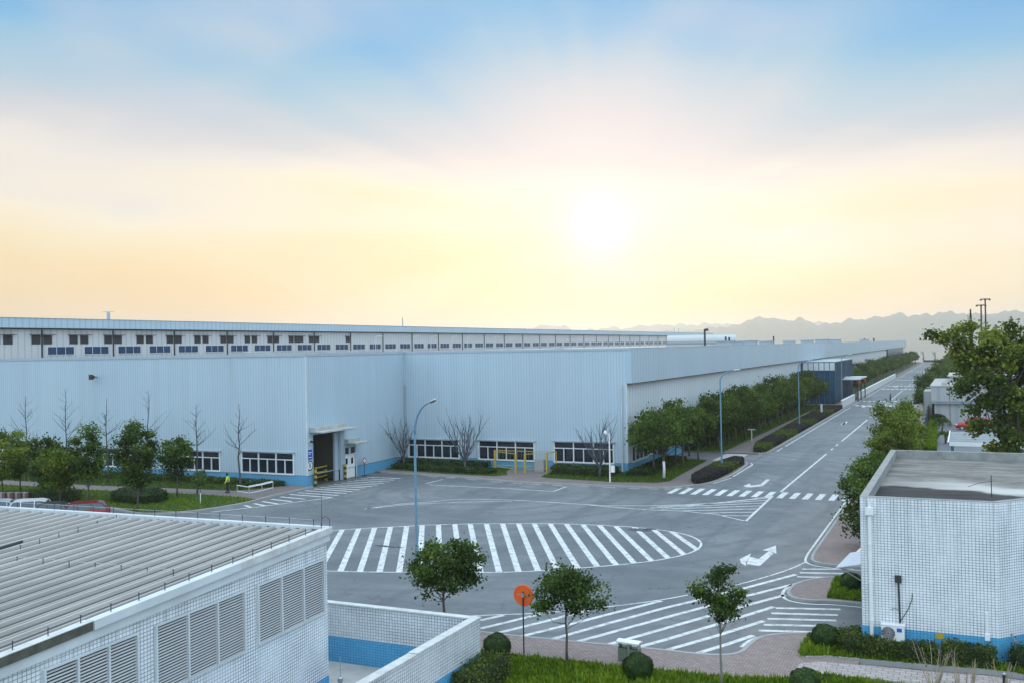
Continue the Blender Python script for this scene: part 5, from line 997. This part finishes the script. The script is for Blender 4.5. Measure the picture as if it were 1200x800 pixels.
# camera pole by the facade
T = thing('camera_pole', 'slim white camera pole at the kerb in front of the third facade window', 'pole', (-29.4, 84.5, .13)); m = MB(); m.tube([(0, 0, 0), (0, 0, 4.4)], [.075, .055], 10); m.build('pole', M['white'], T); m = MB(); m.box(.12, .45, -.1, .1, .9, 1.5); m.build('control_box', M['white'], T)
m = MB(); m.tube([(0, 0, 4.3), (-.35, -.1, 4.45)], .03, 6); m.lathe([(.02, 0), (.13, .02), (.14, .12), (.1, .24), (.02, .3)], (-.35, -.1, 4.38), 10); m.build('camera_head', M['white'], T)
# small sign posts in the hedge strip
for px, py, hh, lab in ((881, 517, 1.6, 'small T shaped post on the pavement beside the hedge strip'), (963, 487, 2.0, 'small white sign post in the hedge strip before the low wall')):
    q = g(px, py, .13); T = thing('sign_post', lab, 'sign post', (q.x, q.y, .12)); m = MB(); m.tube([(0, 0, 0), (0, 0, hh)], .06, 6); m.build('post', M['trimwhite'], T); m = MB(); w = .5 if hh < 1.8 else .16; m.box(-w, w, -.07, -.06 + .02, hh - .12 if hh < 1.8 else .7, hh + .02); m.build('sign_panel', M['trimwhite'], T)
# yellow gate frame
T = thing('gas_cage', 'yellow steel posts and rails of a gas cage between the facade hedges', 'cage', (-40, 88, .15)); o_ = T.location
for x, y, w in ((-43.6, 89.9, .16), (-43.1, 89.0, .17), (-40.15, 87.5, .2), (-39.2, 87.6, .2), (-37.4, 88.8, .18), (-37.0, 90.3, .1)):
    m = MB(); m.box(x - w * .42, x + w * .42, y - w * .42, y + w * .42, .14, 2.1); m.build('post', M['yellow'], T, o_)
m = MB()
for z in (2.05, .55): 
    for a_, b_ in (((-43.6, 89.9), (-37.0, 90.3)), ((-43.1, 89.0), (-40.15, 87.5)), ((-39.2, 87.6), (-37.4, 88.8)), ((-37.4, 88.8), (-37.0, 90.3))): m.tube([(*a_, z), (*b_, z)], .035, 5)
for i in range(1, 16): x = -43.5 + i * .4; m.tube([(x, 89.9 + i * .025, .55), (x, 89.9 + i * .025, 2.05)], .009, 4)
m.build('rail', M['yellow'], T, o_); m = MB(); m.box(-39.0, -38.0, 89.4, 89.9, .14, 1.35); m.build('meter_box', M['steel'], T, o_)
# railing by the wing corner
T = thing('railing', 'low white tubular railing beside the path at the wing corner', 'railing', tuple(g(300, 580, .13))); o_ = T.location; m = MB(); ps = [g(x, y, .13) for x, y in ((278, 581), (292, 583.3), (307, 580.3), (320, 576.8))]; ps2 = [p + Vector((-.5, .55, 0)) for p in ps[1:]]
for p in ps: m.tube([p, p + Vector((0, 0, .95))], .035, 6)
m.build('railing_post', M['steel'], T, o_); m = MB()
m.tube([p + Vector((0, 0, .95)) for p in ps], .04, 6); m.tube([p + Vector((0, 0, .93)) for p in ps2], .035, 6); m.tube([p + Vector((0, 0, .45)) for p in ps], .03, 6); m.build('railing_bar', M['white'], T, o_)
# things at the goods door
def striped_post(x, y, h, lab):
    T = thing('bollard', lab, 'bollard', (x, y, .012), 'striped bollards at the goods door'); m = MB(); k = MB()
    for i in range(int(h / .25)): (m if i % 2 else k).tube([(0, 0, i * .25), (0, 0, i * .25 + .248)], .13, 10)
    m.build('yellow_band', M['yellow'], T); k.build('black_band', M['black'], T)
striped_post(-54.6, 74.62, 1.5, 'yellow and black striped bollard left of the goods door'); striped_post(-54.55, 79.35, 1.5, 'dark striped bollard between the goods door and the double door')
T = thing('guard_rail', 'yellow guard rail with black bands just inside the goods door', 'guard rail', (-56, 78, .02)); o_ = T.location; m = MB(); [m.box(-56.1, -55.9, y - .1, y + .1, .02, 1.5) for y in (76.5, 78.2)]; [m.tube([(-56, 76.5, z), (-56, 78.2, z)], .07, 6) for z in (.5, .95, 1.4)]; m.build('rail', M['yellow'], T, o_); m = MB(); [m.box(-56.11, -55.89, 78.09, 78.31, z, z + .22) for z in (.25, .7, 1.15)]; m.build('black_band', M['black'], T, o_)
def text_mesh(name, s, size, mat, parent, M4, ext=.006):
    c = bpy.data.curves.new(name, 'FONT'); c.body = s; c.size = size; c.extrude = ext; c.align_x = 'CENTER'; c.align_y = 'CENTER'; t = bpy.data.objects.new(name, c); COL.objects.link(t)
    me = bpy.data.meshes.new_from_object(t.evaluated_get(bpy.context.evaluated_depsgraph_get())); bpy.data.objects.remove(t); me.transform(M4); me.materials.clear(); me.materials.append(mat); return link(name, me, parent)
def on_side(y, z, d=.03): return Matrix.Translation((XW + d, y, z)) @ Matrix(((0, 0, 1, 0), (1, 0, 0, 0), (0, 1, 0, 0), (0, 0, 0, 1)))
T = thing('gate_sign', 'round white sign with a black ring and a letter B beside the goods door', 'sign', (XW + .02, 74.2, 1.95)); n = 32
def disc(r0, r1, d, mat, name, par):
    m = MB(); cy, cz = 74.2, 1.95
    for r in (r0, r1): m.v += [Vector((XW + d, cy + math.cos(2 * PI * k / n) * r, cz + math.sin(2 * PI * k / n) * r)) for k in range(n)]
    m.f += [(k, n + k, n + (k + 1) % n, (k + 1) % n) for k in range(n)]; return m.build(name, mat, par, (XW + .02, 74.2, 1.95))
disc(.001, .48, .022, M['white'], 'sign_face', T); disc(.36, .47, .03, M['black'], 'ring', T)
b_ = text_mesh('letter', 'B', .62, M['black'], T, Matrix.Translation((-XW - .02, -74.2, -1.95)) @ on_side(74.2, 1.95, .032), .004)
T = thing('door_sign', 'dark blue notice board with white lines above the round letter sign', 'sign', (XW + .02, 74.2, 2.95)); m = MB(); m.box(XW + .008, XW + .04, 73.9, 74.55, 2.5, 3.4); m.build('board', M['bluesign'], T, T.location); m = MB(); m.box(XW + .041, XW + .048, 73.98, 74.47, 3.12, 3.2); m.box(XW + .041, XW + .048, 73.98, 74.3, 2.98, 3.03); m.box(XW + .041, XW + .048, 74.0, 74.46, 2.68, 2.75); m.build('white_lines', M['white'], T, T.location)
T = thing('wall_camera', 'small white camera on the wing corner above the blue notice board', 'camera', (XW + .1, 74.15, 4.1)); m = MB(); m.box(-.09, .02, -.12, .12, .0, .25); m.build('mount', M['white'], T); m = MB(); m.tube([(.02, 0, .1), (.3, 0, .02)], .1, 8); m.build('camera_body', M['black'], T)
T = thing('flood_lamp', 'small black flood lamp high on the wing wall', 'flood lamp', (-81.1, 73.75, 10.1)); m = MB(); m.tube([(0, .05, .1), (0, -.4, .15)], .05, 6); m.build('arm', M['black'], T); m = MB(); m.add([(x * s, y, z * s + .1) for y, s in ((-.35, .5), (-.75, 1)) for x, z in ((-.26, -.25), (.26, -.25), (.26, .28), (-.26, .28))], [(0, 1, 5, 4), (1, 2, 6, 5), (2, 3, 7, 6), (3, 0, 4, 7), (3, 2, 1, 0), (4, 5, 6, 7)]); m.build('lamp_body', M['black'], T)
T = thing('stop_paddle', 'small round red and white sign on a stand beside the double door', 'sign', (-54.3, 82.3, .02)); m = MB(); m.tube([(0, 0, 0), (0, 0, 1.6)], .035, 6); m.tube([(0, 0, 0), (0, 0, .06)], .22, 10); m.build('stand', M['dark'], T); m = MB(); m.tube([(-.01, 0, 1.5), (.02, 0, 1.5)], .3, 16); d_ = m.build('sign_disc', M['red'], T); m = MB(); m.tube([(.021, 0, 1.5), (.028, 0, 1.5)], .19, 16); m.build('centre', M['white'], d_)
# red and white barrier blocks at the left edge
for i, px in enumerate((4, 13, 22, 31)):
    q = g(px, 583.5, .13); T = thing('barrier_block', 'red and white barrier block in a row behind the parked cars', 'barrier', (q.x, q.y, .15), 'red and white barrier blocks'); m = MB(); m.box(-.45, .05, -.2, .2, 0, .5); m.build('white_half', M['parapet'], T); m = MB(); m.box(.052, .45, -.2, .2, 0, .49); m.build('red_half', plain('faded_red', (.13, .05, .045, 1), .7) if i == 0 else bpy.data.materials['faded_red'], T)
# distant masts above the big tree
for px, top, base_y, lab in ((1155.5, 350, 330, 'taller of two distant floodlight masts above the big tree'), (1150.5, 357, 330, 'shorter of two distant floodlight masts above the big tree')):
    q = onY(px, 400, base_y); t = onY(px, top, base_y); T = thing('light_mast', lab, 'mast', (q.x, q.y, 0), 'distant floodlight masts'); m = MB(); m.tube([(0, 0, 0), (0, 0, t.z)], [.35, .2], 8); m.build('pole', M['dark'], T); m = MB(); m.box(-1.4, 1.4, -.25, .25, t.z - .35, t.z - .05); [m.box(x - .3, x + .3, -.4, .4, t.z - .6, t.z - .36) for x in (-1.2, 0, 1.2)]; m.build('lamp_bar', M['dark'], T)
q = onY(1138, 400, 300); T = thing('pointed_conifer', 'thin dark pointed conifer top left of the distant masts', 'tree', (q.x, q.y, 0)); m = MB(); t = onY(1138, 363, 300).z; m.tube([(0, 0, 0), (0, 0, t)], [.3, .06], 6); m.build('trunk', M['bark'], T); r = np.random.default_rng(9); zz = r.uniform(2, t, 2500); a = r.uniform(0, 6.28, 2500); rd = (t - zz) / t * 3.0 * .5 * r.uniform(.3, 1, 2500); leaf_object('crown', np.column_stack([np.cos(a) * rd, np.sin(a) * rd, zz]), .5, r.uniform(0, .6, 2500), M['leaf'], T, .3, 9)
# leafless trees past the end of the road
for px, hh, lab in ((1082, 9, 'hazy leafless tree past the road end, left of its twin'), (1095.5, 9, 'hazy leafless tree past the road end, right of its twin'), (1069, 9.5, 'hazy leafless tree past the road end, beside the far corner of the warehouse')):
    q = onY(px, 418, 622); T = thing('bare_tree', lab, 'bare tree', (q.x, q.y, -4), 'hazy trees past the road end'); r = np.random.default_rng(px * 2 if px == int(px) else 77); k_ = MB(); b2 = MB(); k_.tube([(0, 0, 0), (.1, 0, hh * .6), (0, 0, hh)], [.28, .2, .08], 6)
    for _ in range(16): a = r.uniform(0, 6.28); z = r.uniform(.5, 1) * hh; bare_branch(b2, r, (0, 0, z), (math.cos(a), math.sin(a), .8), 2.2 * r.uniform(.4, 1), .11, 1, .5, 3)
    k_.build('trunk', M['barkgrey'], T); b2.build('branches', M['barkgrey'], T)
# ================================================================== CARS
def car(label, loc, rz, col, kind='hatch', L_=4.3, Wd=1.78, Ht=1.5, group='cars parked at the left'):
    T = thing('parked_car', label, 'car', loc, group, rz); hw = Wd / 2
    bm_ = plain('car_paint_' + str(len(bpy.data.materials)), col, .25, .3, .04); m = MB()
    # body loft, x forward
    S = [(-L_ / 2, .45, .80, .82), (-L_ / 2 + .08, .30, .95, .93), (-L_ / 2 + .7, .22, .98, 1), (-.3, .2, .95, 1), (L_ / 2 - 1.25, .2, .93, 1), (L_ / 2 - .5, .22, .84, .96), (L_ / 2 - .08, .30, .70, .85), (L_ / 2, .42, .58, .74)]
    s_ = Ht / 1.5
    for x, zb, zt, w in S:
        zb *= s_; zt *= s_; ww_ = hw * w
        for y, z in ((-ww_ * .9, zb), (-ww_, zb + .12), (-ww_, (zb + zt) / 2 + .05), (-ww_ * .965, zt - .06), (-ww_ * .86, zt), (0, zt + .025), (ww_ * .86, zt), (ww_ * .965, zt - .06), (ww_, (zb + zt) / 2 + .05), (ww_, zb + .12), (ww_ * .9, zb)): m.v.append(Vector((x, y, z)))
    n = 11
    for i in range(len(S) - 1):
        for k in range(n): a = i * n; m.f.append((a + k, a + n + k, a + n + (k + 1) % n, a + (k + 1) % n))
    m.f += [tuple(range(n)), tuple(range(len(S) * n - 1, (len(S) - 1) * n - 1, -1))]; m.build('body', bm_, T, smooth=True)
    zb = .93 * s_; rear = -L_ / 2 + (.12 if kind != 'sedan' else .75); st = [(rear, zb - .02, hw * .84), (rear + .28, Ht - .12, hw * .74), (rear + .65, Ht - .02, hw * .72), (.25, Ht, hw * .72), (.55, Ht - .06, hw * .72), (L_ / 2 - 1.2, zb - .04, hw * .86)]
    # greenhouse: glass volume, roof skin and pillars on it
    gl = MB(); pr = [(x, z) for x, z, w in st]
    for x, z, w in st: gl.v += [Vector((x, -hw * .88 if z < zb + .1 else -w, z)), Vector((x, hw * .88 if z < zb + .1 else w, z))]
    lowy = hw * .89; base = [(x, -lowy, zb - .03) for x, _, _ in st] + [(x, lowy, zb - .03) for x, _, _ in st]; b0 = len(gl.v); gl.v += [Vector(p) for p in base]; k = len(st)
    for i in range(k - 1): gl.f += [(2 * i, 2 * i + 1, 2 * i + 3, 2 * i + 2), (2 * i, 2 * i + 2, b0 + i + 1, b0 + i), (2 * i + 1, b0 + k + i, b0 + k + i + 1, 2 * i + 3)]
    gl.build('windows', M['carglass'], T); rf_ = MB()
    for i in (1, 2, 3): a, b = st[i], st[i + 1]; rf_.add([(a[0], -a[2] - .012, a[1] + .012), (b[0], -b[2] - .012, b[1] + .012), (b[0], b[2] + .012, b[1] + .012), (a[0], a[2] + .012, a[1] + .012), (a[0], -a[2] - .02, a[1] - .05), (b[0], -b[2] - .02, b[1] - .05), (b[0], b[2] + .02, b[1] - .05), (a[0], a[2] + .02, a[1] - .05)], [(0, 1, 2, 3), (0, 4, 5, 1), (3, 2, 6, 7)])
    for sgn in (-1, 1):
        for (i, dx) in ((0, 1), (4, 5)): a, b = st[i], st[dx]; rf_.tube([(a[0], sgn * (lowy if a[1] < zb + .1 else a[2]), a[1]), (b[0], sgn * (lowy if b[1] < zb + .1 else b[2]), b[1])], .04, 5)
        for x in (.0, -.95): rf_.tube([(x, sgn * lowy, zb - .02), (x, sgn * (hw * .725), Ht - .03)], .035, 5)
    rf_.build('roof', bm_, T)
    for x in (-L_ / 2 + .85, L_ / 2 - .85):
        for sgn in (-1, 1):
            w = MB(); w.tube([(x, sgn * (hw - .2), .32), (x, sgn * (hw + .005), .32)], .32, 18); wo = w.build('wheel', M['tyre'], T); w = MB(); w.tube([(x, sgn * (hw + .006), .32), (x, sgn * (hw + .015), .32)], .2, 12); w.build('rim', M['steel'], wo)
    for sgn in (-1, 1):
        w = MB(); w.box(L_ / 2 - .28, L_ / 2 - .06, sgn * hw * .7 - .16, sgn * hw * .7 + .16, .62 * s_, .74 * s_); w.build('headlight', M['framew'], T); w = MB(); w.box(-L_ / 2 - .01, -L_ / 2 + .12, sgn * hw * .72 - .12, sgn * hw * .72 + .12, .75 * s_, .93 * s_); w.build('tail_light', M['red'], T); w = MB(); w.box(.55, .72, sgn * (hw + .09) - .09, sgn * (hw + .09) + .09, zb, zb + .13); w.build('mirror', bm_, T)
    return T
hdg = math.radians(222)
for px, py, col, lab, kind in ((92, 588.5, (.20, .012, .015, 1), 'dark red car parked rightmost in the row behind the near metal roof', 'hatch'), (57, 589, (.05, .04, .045, 1), 'dark car parked between the red car and the white car', 'sedan'), (26, 586, (.70, .71, .72, 1), 'white car parked second from the left edge behind the near metal roof', 'hatch'), (-6, 586, (.45, .47, .5, 1), 'silver car cut by the left edge of the picture', 'sedan')):
    q = g(px, py, 1.45); car(lab, (q.x, q.y, .005), hdg, col, kind)
car('bright red sport utility car parked beyond the carport in front of the white building', (.9, 149.5, -.03), PI, (.42, .014, .02, 1), 'hatch', 4.5, 1.85, 1.7, None)
# ================================================================== PEOPLE
def person(label, loc, rz, stride, vest, h=1.72):
    T = thing('person', label, 'person', loc, None, rz); s = h / 1.75
    V = [((0, 0, .95), .135), ((0, 0, 1.12), .125), ((0, .01, 1.32), .155), ((0, .02, 1.45), .10), ((0, .03, 1.52), .055), ((0, .05, 1.60), .085), ((0, .05, 1.68), .095),
         ((.09, 0, .90), .10), ((.10, stride * .22, .50), .065), ((.10, stride * .30 - .03, .09), .045), ((.10, stride * .30 + .13, .04), .04),
         ((-.09, 0, .90), .10), ((-.10, -stride * .12, .50), .065), ((-.10, -stride * .32, .10), .045), ((-.10, -stride * .32 + .14, .04), .04),
         ((.19, 0, 1.40), .06), ((.24, -stride * .12 - .02, 1.13), .045), ((.25, -stride * .05 + .06, .90), .033), ((.25, -stride * .05 + .09, .80), .035),
         ((-.19, 0, 1.40), .06), ((-.24, stride * .10 - .02, 1.13), .045), ((-.25, stride * .2 + .06, .90), .033), ((-.25, stride * .2 + .09, .80), .035)]
    E_ = [(0, 1), (1, 2), (2, 3), (3, 4), (4, 5), (5, 6), (0, 7), (7, 8), (8, 9), (9, 10), (0, 11), (11, 12), (12, 13), (13, 14), (2, 15), (15, 16), (16, 17), (17, 18), (2, 19), (19, 20), (20, 21), (21, 22)]
    def skin(name, idx, mat, grow=0):
        mp_ = {k: i for i, k in enumerate(idx)}; me = bpy.data.meshes.new(name); me.from_pydata([tuple(c * s for c in V[k][0]) for k in idx], [(mp_[a], mp_[b]) for a, b in E_ if a in mp_ and b in mp_], [])
        o = link(name, me, T); md = o.modifiers.new('Skin', 'SKIN'); o.modifiers.new('Sub', 'SUBSURF').levels = 1; sv = me.skin_vertices[0].data
        for i, k in enumerate(idx): r = (V[k][1] + grow) * s; sv[i].radius = (r, r * (.72 if k in (0, 1, 2) else 1)); 
        sv[0].use_root = True; me.materials.append(mat); return o
    skin('body', list(range(23)), M['skin']); skin('trousers', [0, 7, 8, 9, 11, 12, 13], M['cloth'], .018); skin('jacket', [1, 2, 3, 15, 16, 17, 19, 20, 21], M['hivis'] if vest else M['cloth'], .02)
    if False: skin('vest', [1, 2, 3, 15, 19], M['hivis'], .055)
    mb = MB(); mb.lathe([(.001, .14), (.07, .12), (.105, .06), (.11, 0), (.10, -.04)], (0, .045 * s, 1.66 * s), 12); mb.build('hair', M['hair'], T, smooth=True)
    mb = MB(); [mb.box(x - .05, x + .05, y, y + .24, 0, .09) for x, y in ((.10, (stride * .30 - .10) * s), (-.10, (-stride * .32 - .07) * s))]; mb.build('shoes', M['black'], T)
q = g(267, 577, .13); person('person walking on the path in a yellow high visibility jacket and dark trousers', (q.x, q.y, .125), 1.9, .5, True)
q = g(1043.5, 471); person('person in dark clothes crossing the long road on the far zebra crossing', (q.x, q.y, .006), -1.2, .3, False, 1.8)
# ================================================================== MOUNTAINS
def ridge(name, D, pts, depth, seed):
    r = np.random.default_rng(seed); xs_ = np.linspace(pts[0][0], pts[-1][0], 260); ys_ = np.interp(xs_, [p[0] for p in pts], [p[1] for p in pts])
    for k, a in ((.11, 1.2), (.23, .8), (.47, .45), (.9, .3)): ys_ += a * np.sin(xs_ * k + seed * k * 7)
    mb = MB(); rowsn = 9
    for j in range(rowsn):
        t = j / (rowsn - 1); f = math.sin(PI * t) ** .8 if 0 < t < 1 else 0
        for x, y in zip(xs_, ys_):
            p = onY(x, min(y, 396), D); hgt_ = p.z + 14; k = 1 + .12 * math.sin(x * .21 + j * 1.7 + seed) * (t != .5); mb.v.append(Vector((p.x * (D + (t - .5) * depth) / D, D + (t - .5) * depth, -14.5 + hgt_ * f * k)))
    n = len(xs_)
    for j in range(rowsn - 1): mb.f += [(j * n + i, j * n + i + 1, (j + 1) * n + i + 1, (j + 1) * n + i) for i in range(n - 1)]
    return struct(mb.build(name, M['mountain'], smooth=True))
M['mountain'] = plain('wooded_mountain', (.05, .065, .05, 1), .95, 0, .3, .01)
ridge('mountains', 6000, [(700, 394), (760, 391), (800, 388), (822, 386), (845, 384.5), (862, 380), (878, 375.5), (890, 373.2), (905, 374), (922, 374.6), (938, 374), (950, 379), (960, 381.5), (975, 378), (990, 375.6), (1005, 376), (1020, 373.8), (1035, 370), (1050, 368.2), (1065, 371.5), (1085, 368.5), (1103, 366), (1115, 367.5), (1130, 369.5), (1145, 366.5), (1160, 369), (1180, 366.5), (1200, 364), (1240, 366), (1300, 378), (1400, 385)], 900, 1)
ridge('mountains', 9000, [(560, 394), (600, 388), (625, 383), (640, 381), (655, 383.5), (675, 387), (700, 386), (730, 385), (750, 381), (765, 382.5), (780, 382), (800, 379), (815, 381.5), (850, 379.5), (880, 381), (950, 378), (1000, 380), (1080, 379), (1200, 381), (1300, 388)], 900, 2)
# ================================================================== AIR, SKY, SUN
S_ = ray(703, 270).normalized(); ELEV = math.asin(S_.z); AZ = math.atan2(S_.x, S_.y)
hz = MB(); hz.box(-5200, 5200, -160, 10500, -16, 215); m_ = bpy.data.materials.new('haze'); m_.use_nodes = True; nt = m_.node_tree; nt.nodes.remove(nt.nodes['Principled BSDF'])
pv = nt.nodes.new('ShaderNodeVolumePrincipled'); pv.inputs['Color'].default_value = (.98, .94, .88, 1); pv.inputs['Density'].default_value = .00016; pv.inputs['Anisotropy'].default_value = .6; nt.links.new(pv.outputs[0], nt.nodes['Material Output'].inputs['Volume'])
ho = hz.build('haze', m_); ho['kind'] = 'stuff'
w = bpy.data.worlds.new('World'); sc.world = w; w.use_nodes = True; nt = w.node_tree; N, L = nt.nodes, nt.links; bg = N['Background']
nv = N.new('ShaderNodeVectorMath'); nv.operation = 'NORMALIZE'; L.new(coords(N, 'Generated'), nv.inputs[0]); D_ = nv.outputs[0]
sp = N.new('ShaderNodeSeparateXYZ'); L.new(D_, sp.inputs[0])
elev = mth(N, L, 'MULTIPLY', mth(N, L, 'ARCSINE', sp.outputs[2]), 180 / PI)
def dot(v):
    n = N.new('ShaderNodeVectorMath'); n.operation = 'DOT_PRODUCT'; L.new(D_, n.inputs[0]); n.inputs[1].default_value = v; return n.outputs['Value']
cs = dot(tuple(S_)); gam = mth(N, L, 'MULTIPLY', mth(N, L, 'ARCCOSINE', mth(N, L, 'MINIMUM', cs, .999999)), 180 / PI)
right = Vector((math.cos(AZ), -math.sin(AZ), 0)); upv = right.cross(Vector((math.sin(AZ), math.cos(AZ), 0)))
phi = mth(N, L, 'ARCTAN2', mth(N, L, 'SUBTRACT', sp.outputs[2], S_.z), dot(tuple(right)))
azr = dot(tuple(right))                                        # left/right of the sun
# soft cloud veils: warp the elevation bands with broad noise and rays fanning from the sun
cl1 = noise(N, L, D_, 2.6, 3, .5, (1, 1, 3.2)); cl2 = noise(N, L, D_, 5.5, 4, .5, (1, 1, 4.0))
nphi = N.new('ShaderNodeTexNoise'); nphi.noise_dimensions = '1D'; nphi.inputs['Scale'].default_value = 2.3; nphi.inputs['Detail'].default_value = 2.5; L.new(phi, nphi.inputs['W'])
rays = mth(N, L, 'MULTIPLY', mth(N, L, 'SUBTRACT', nphi.outputs[0], .5), mapr(N, L, gam, 3, 14))
e2 = mth(N, L, 'ADD', elev, mth(N, L, 'MULTIPLY', mth(N, L, 'SUBTRACT', cl1, .5), 6.0)); e2 = mth(N, L, 'ADD', e2, mth(N, L, 'MULTIPLY', rays, -10.0)); e2 = mth(N, L, 'ADD', e2, mth(N, L, 'MULTIPLY', mth(N, L, 'SUBTRACT', cl2, .5), 3.0))
e2 = mth(N, L, 'ADD', e2, mth(N, L, 'MULTIPLY', azr, 2.0))
rp = N.new('ShaderNodeValToRGB'); SC = 30.0
stops = [(0, (255, 206, 136)), (2.5, (255, 219, 155)), (5, (255, 234, 190)), (7.3, (254, 241, 216)), (9, (241, 233, 226)), (10.6, (221, 219, 221)), (12.6, (199, 209, 220)), (15, (178, 204, 222)), (17.5, (150, 196, 224)), (20, (118, 184, 228)), (24, (88, 172, 230)), (30, (84, 172, 232))]
els = rp.color_ramp.elements
for i, (e, c) in enumerate(stops):
    k = els[i] if i < 2 else els.new(e / SC); k.position = e / SC; k.color = srgb(*c)
e2 = mth(N, L, 'ADD', e2, mth(N, L, 'MULTIPLY', mapr(N, L, elev, 10, 20), mth(N, L, 'ADD', mth(N, L, 'ADD', 1.0, mth(N, L, 'MULTIPLY', mth(N, L, 'ABSOLUTE', azr), 6.5)), mth(N, L, 'MULTIPLY', mth(N, L, 'MAXIMUM', azr, 0.0), 12.0))))
L.new(mth(N, L, 'DIVIDE', e2, SC, None, True), rp.inputs[0])
col = rp.outputs[0]
veil = noise(N, L, D_, 2.2, 3, .5, (1.2, 1.2, 2.4)); col = mixc(N, L, mth(N, L, 'MULTIPLY', mth(N, L, 'MULTIPLY', mapr(N, L, veil, .42, .68, 0, .75), mapr(N, L, azr, .08, .3, 1, .2)), mth(N, L, 'MULTIPLY', mapr(N, L, elev, 8, 13), mapr(N, L, elev, 24, 40, 1, 0))), col, srgb(205, 211, 222))
pk = mth(N, L, 'MULTIPLY', mapr(N, L, azr, -.28, -.02), mapr(N, L, azr, .02, .22, 1, 0)); col = mixc(N, L, mth(N, L, 'MULTIPLY', mth(N, L, 'MULTIPLY', pk, .6), mth(N, L, 'MULTIPLY', mapr(N, L, elev, 8, 11), mapr(N, L, elev, 12, 20, 1, 0))), col, srgb(228, 216, 222))
col = mixc(N, L, mapr(N, L, elev, 21, 55, 0, 1), col, (1.7, 2.05, 2.35, 1))
back = mapr(N, L, dot((-math.sin(AZ), -math.cos(AZ), 0)), -.65, .35)
rc = mixc(N, L, mapr(N, L, elev, 0, 50), (1.05, 1.36, 1.66, 1), (1.6, 1.95, 2.25, 1)); col = mixc(N, L, back, col, rc)
glow = mth(N, L, 'ADD', mth(N, L, 'MULTIPLY', mth(N, L, 'EXPONENT', mth(N, L, 'MULTIPLY', mth(N, L, 'POWER', mth(N, L, 'DIVIDE', gam, 1.8), 2.0), -1.0)), .4), mth(N, L, 'MULTIPLY', mth(N, L, 'EXPONENT', mth(N, L, 'DIVIDE', gam, -5.0)), .16))
gc = N.new('ShaderNodeVectorMath'); gc.operation = 'SCALE'; gc.inputs[0].default_value = (1.0, .94, .72); L.new(glow, gc.inputs[3])
col = mixc(N, L, 1.0, col, gc.outputs[0], 'ADD')
L.new(col, bg.inputs[0]); bg.inputs[1].default_value = .97
sky = N.new('ShaderNodeTexSky'); sky.sky_type = 'NISHITA'; sky.sun_disc = False; sky.sun_elevation = ELEV; sky.sun_rotation = AZ; sky.dust_density = 2.0
bg2 = N.new('ShaderNodeBackground'); L.new(mixc(N, L, 1.0, sky.outputs[0], (.10, .10, .10, 1), 'MULTIPLY'), bg2.inputs[0]); bg2.inputs[1].default_value = .05
ad = N.new('ShaderNodeAddShader'); L.new(bg.outputs[0], ad.inputs[0]); L.new(bg2.outputs[0], ad.inputs[1]); L.new(ad.outputs[0], N['World Output'].inputs[0])
sl = bpy.data.lights.new('sun', 'SUN'); so = bpy.data.objects.new('sun', sl); COL.objects.link(so); sl.energy = .9; sl.angle = math.radians(14); sl.color = (1, .80, .55); so.rotation_euler = S_.to_track_quat('Z', 'Y').to_euler(); so.location = (0, 0, 60)
vs = sc.view_settings; vs.view_transform = 'Standard'; vs.look = 'None'; vs.exposure = 0; vs.gamma = 1; vs.use_curve_mapping = False
sc.cycles.volume_bounces = 2; sc.cycles.max_bounces = 8; sc.cycles.diffuse_bounces = 3; sc.cycles.glossy_bounces = 3; sc.cycles.transmission_bounces = 4
sc.cycles.use_denoising = True; sc.cycles.sample_clamp_indirect = 6
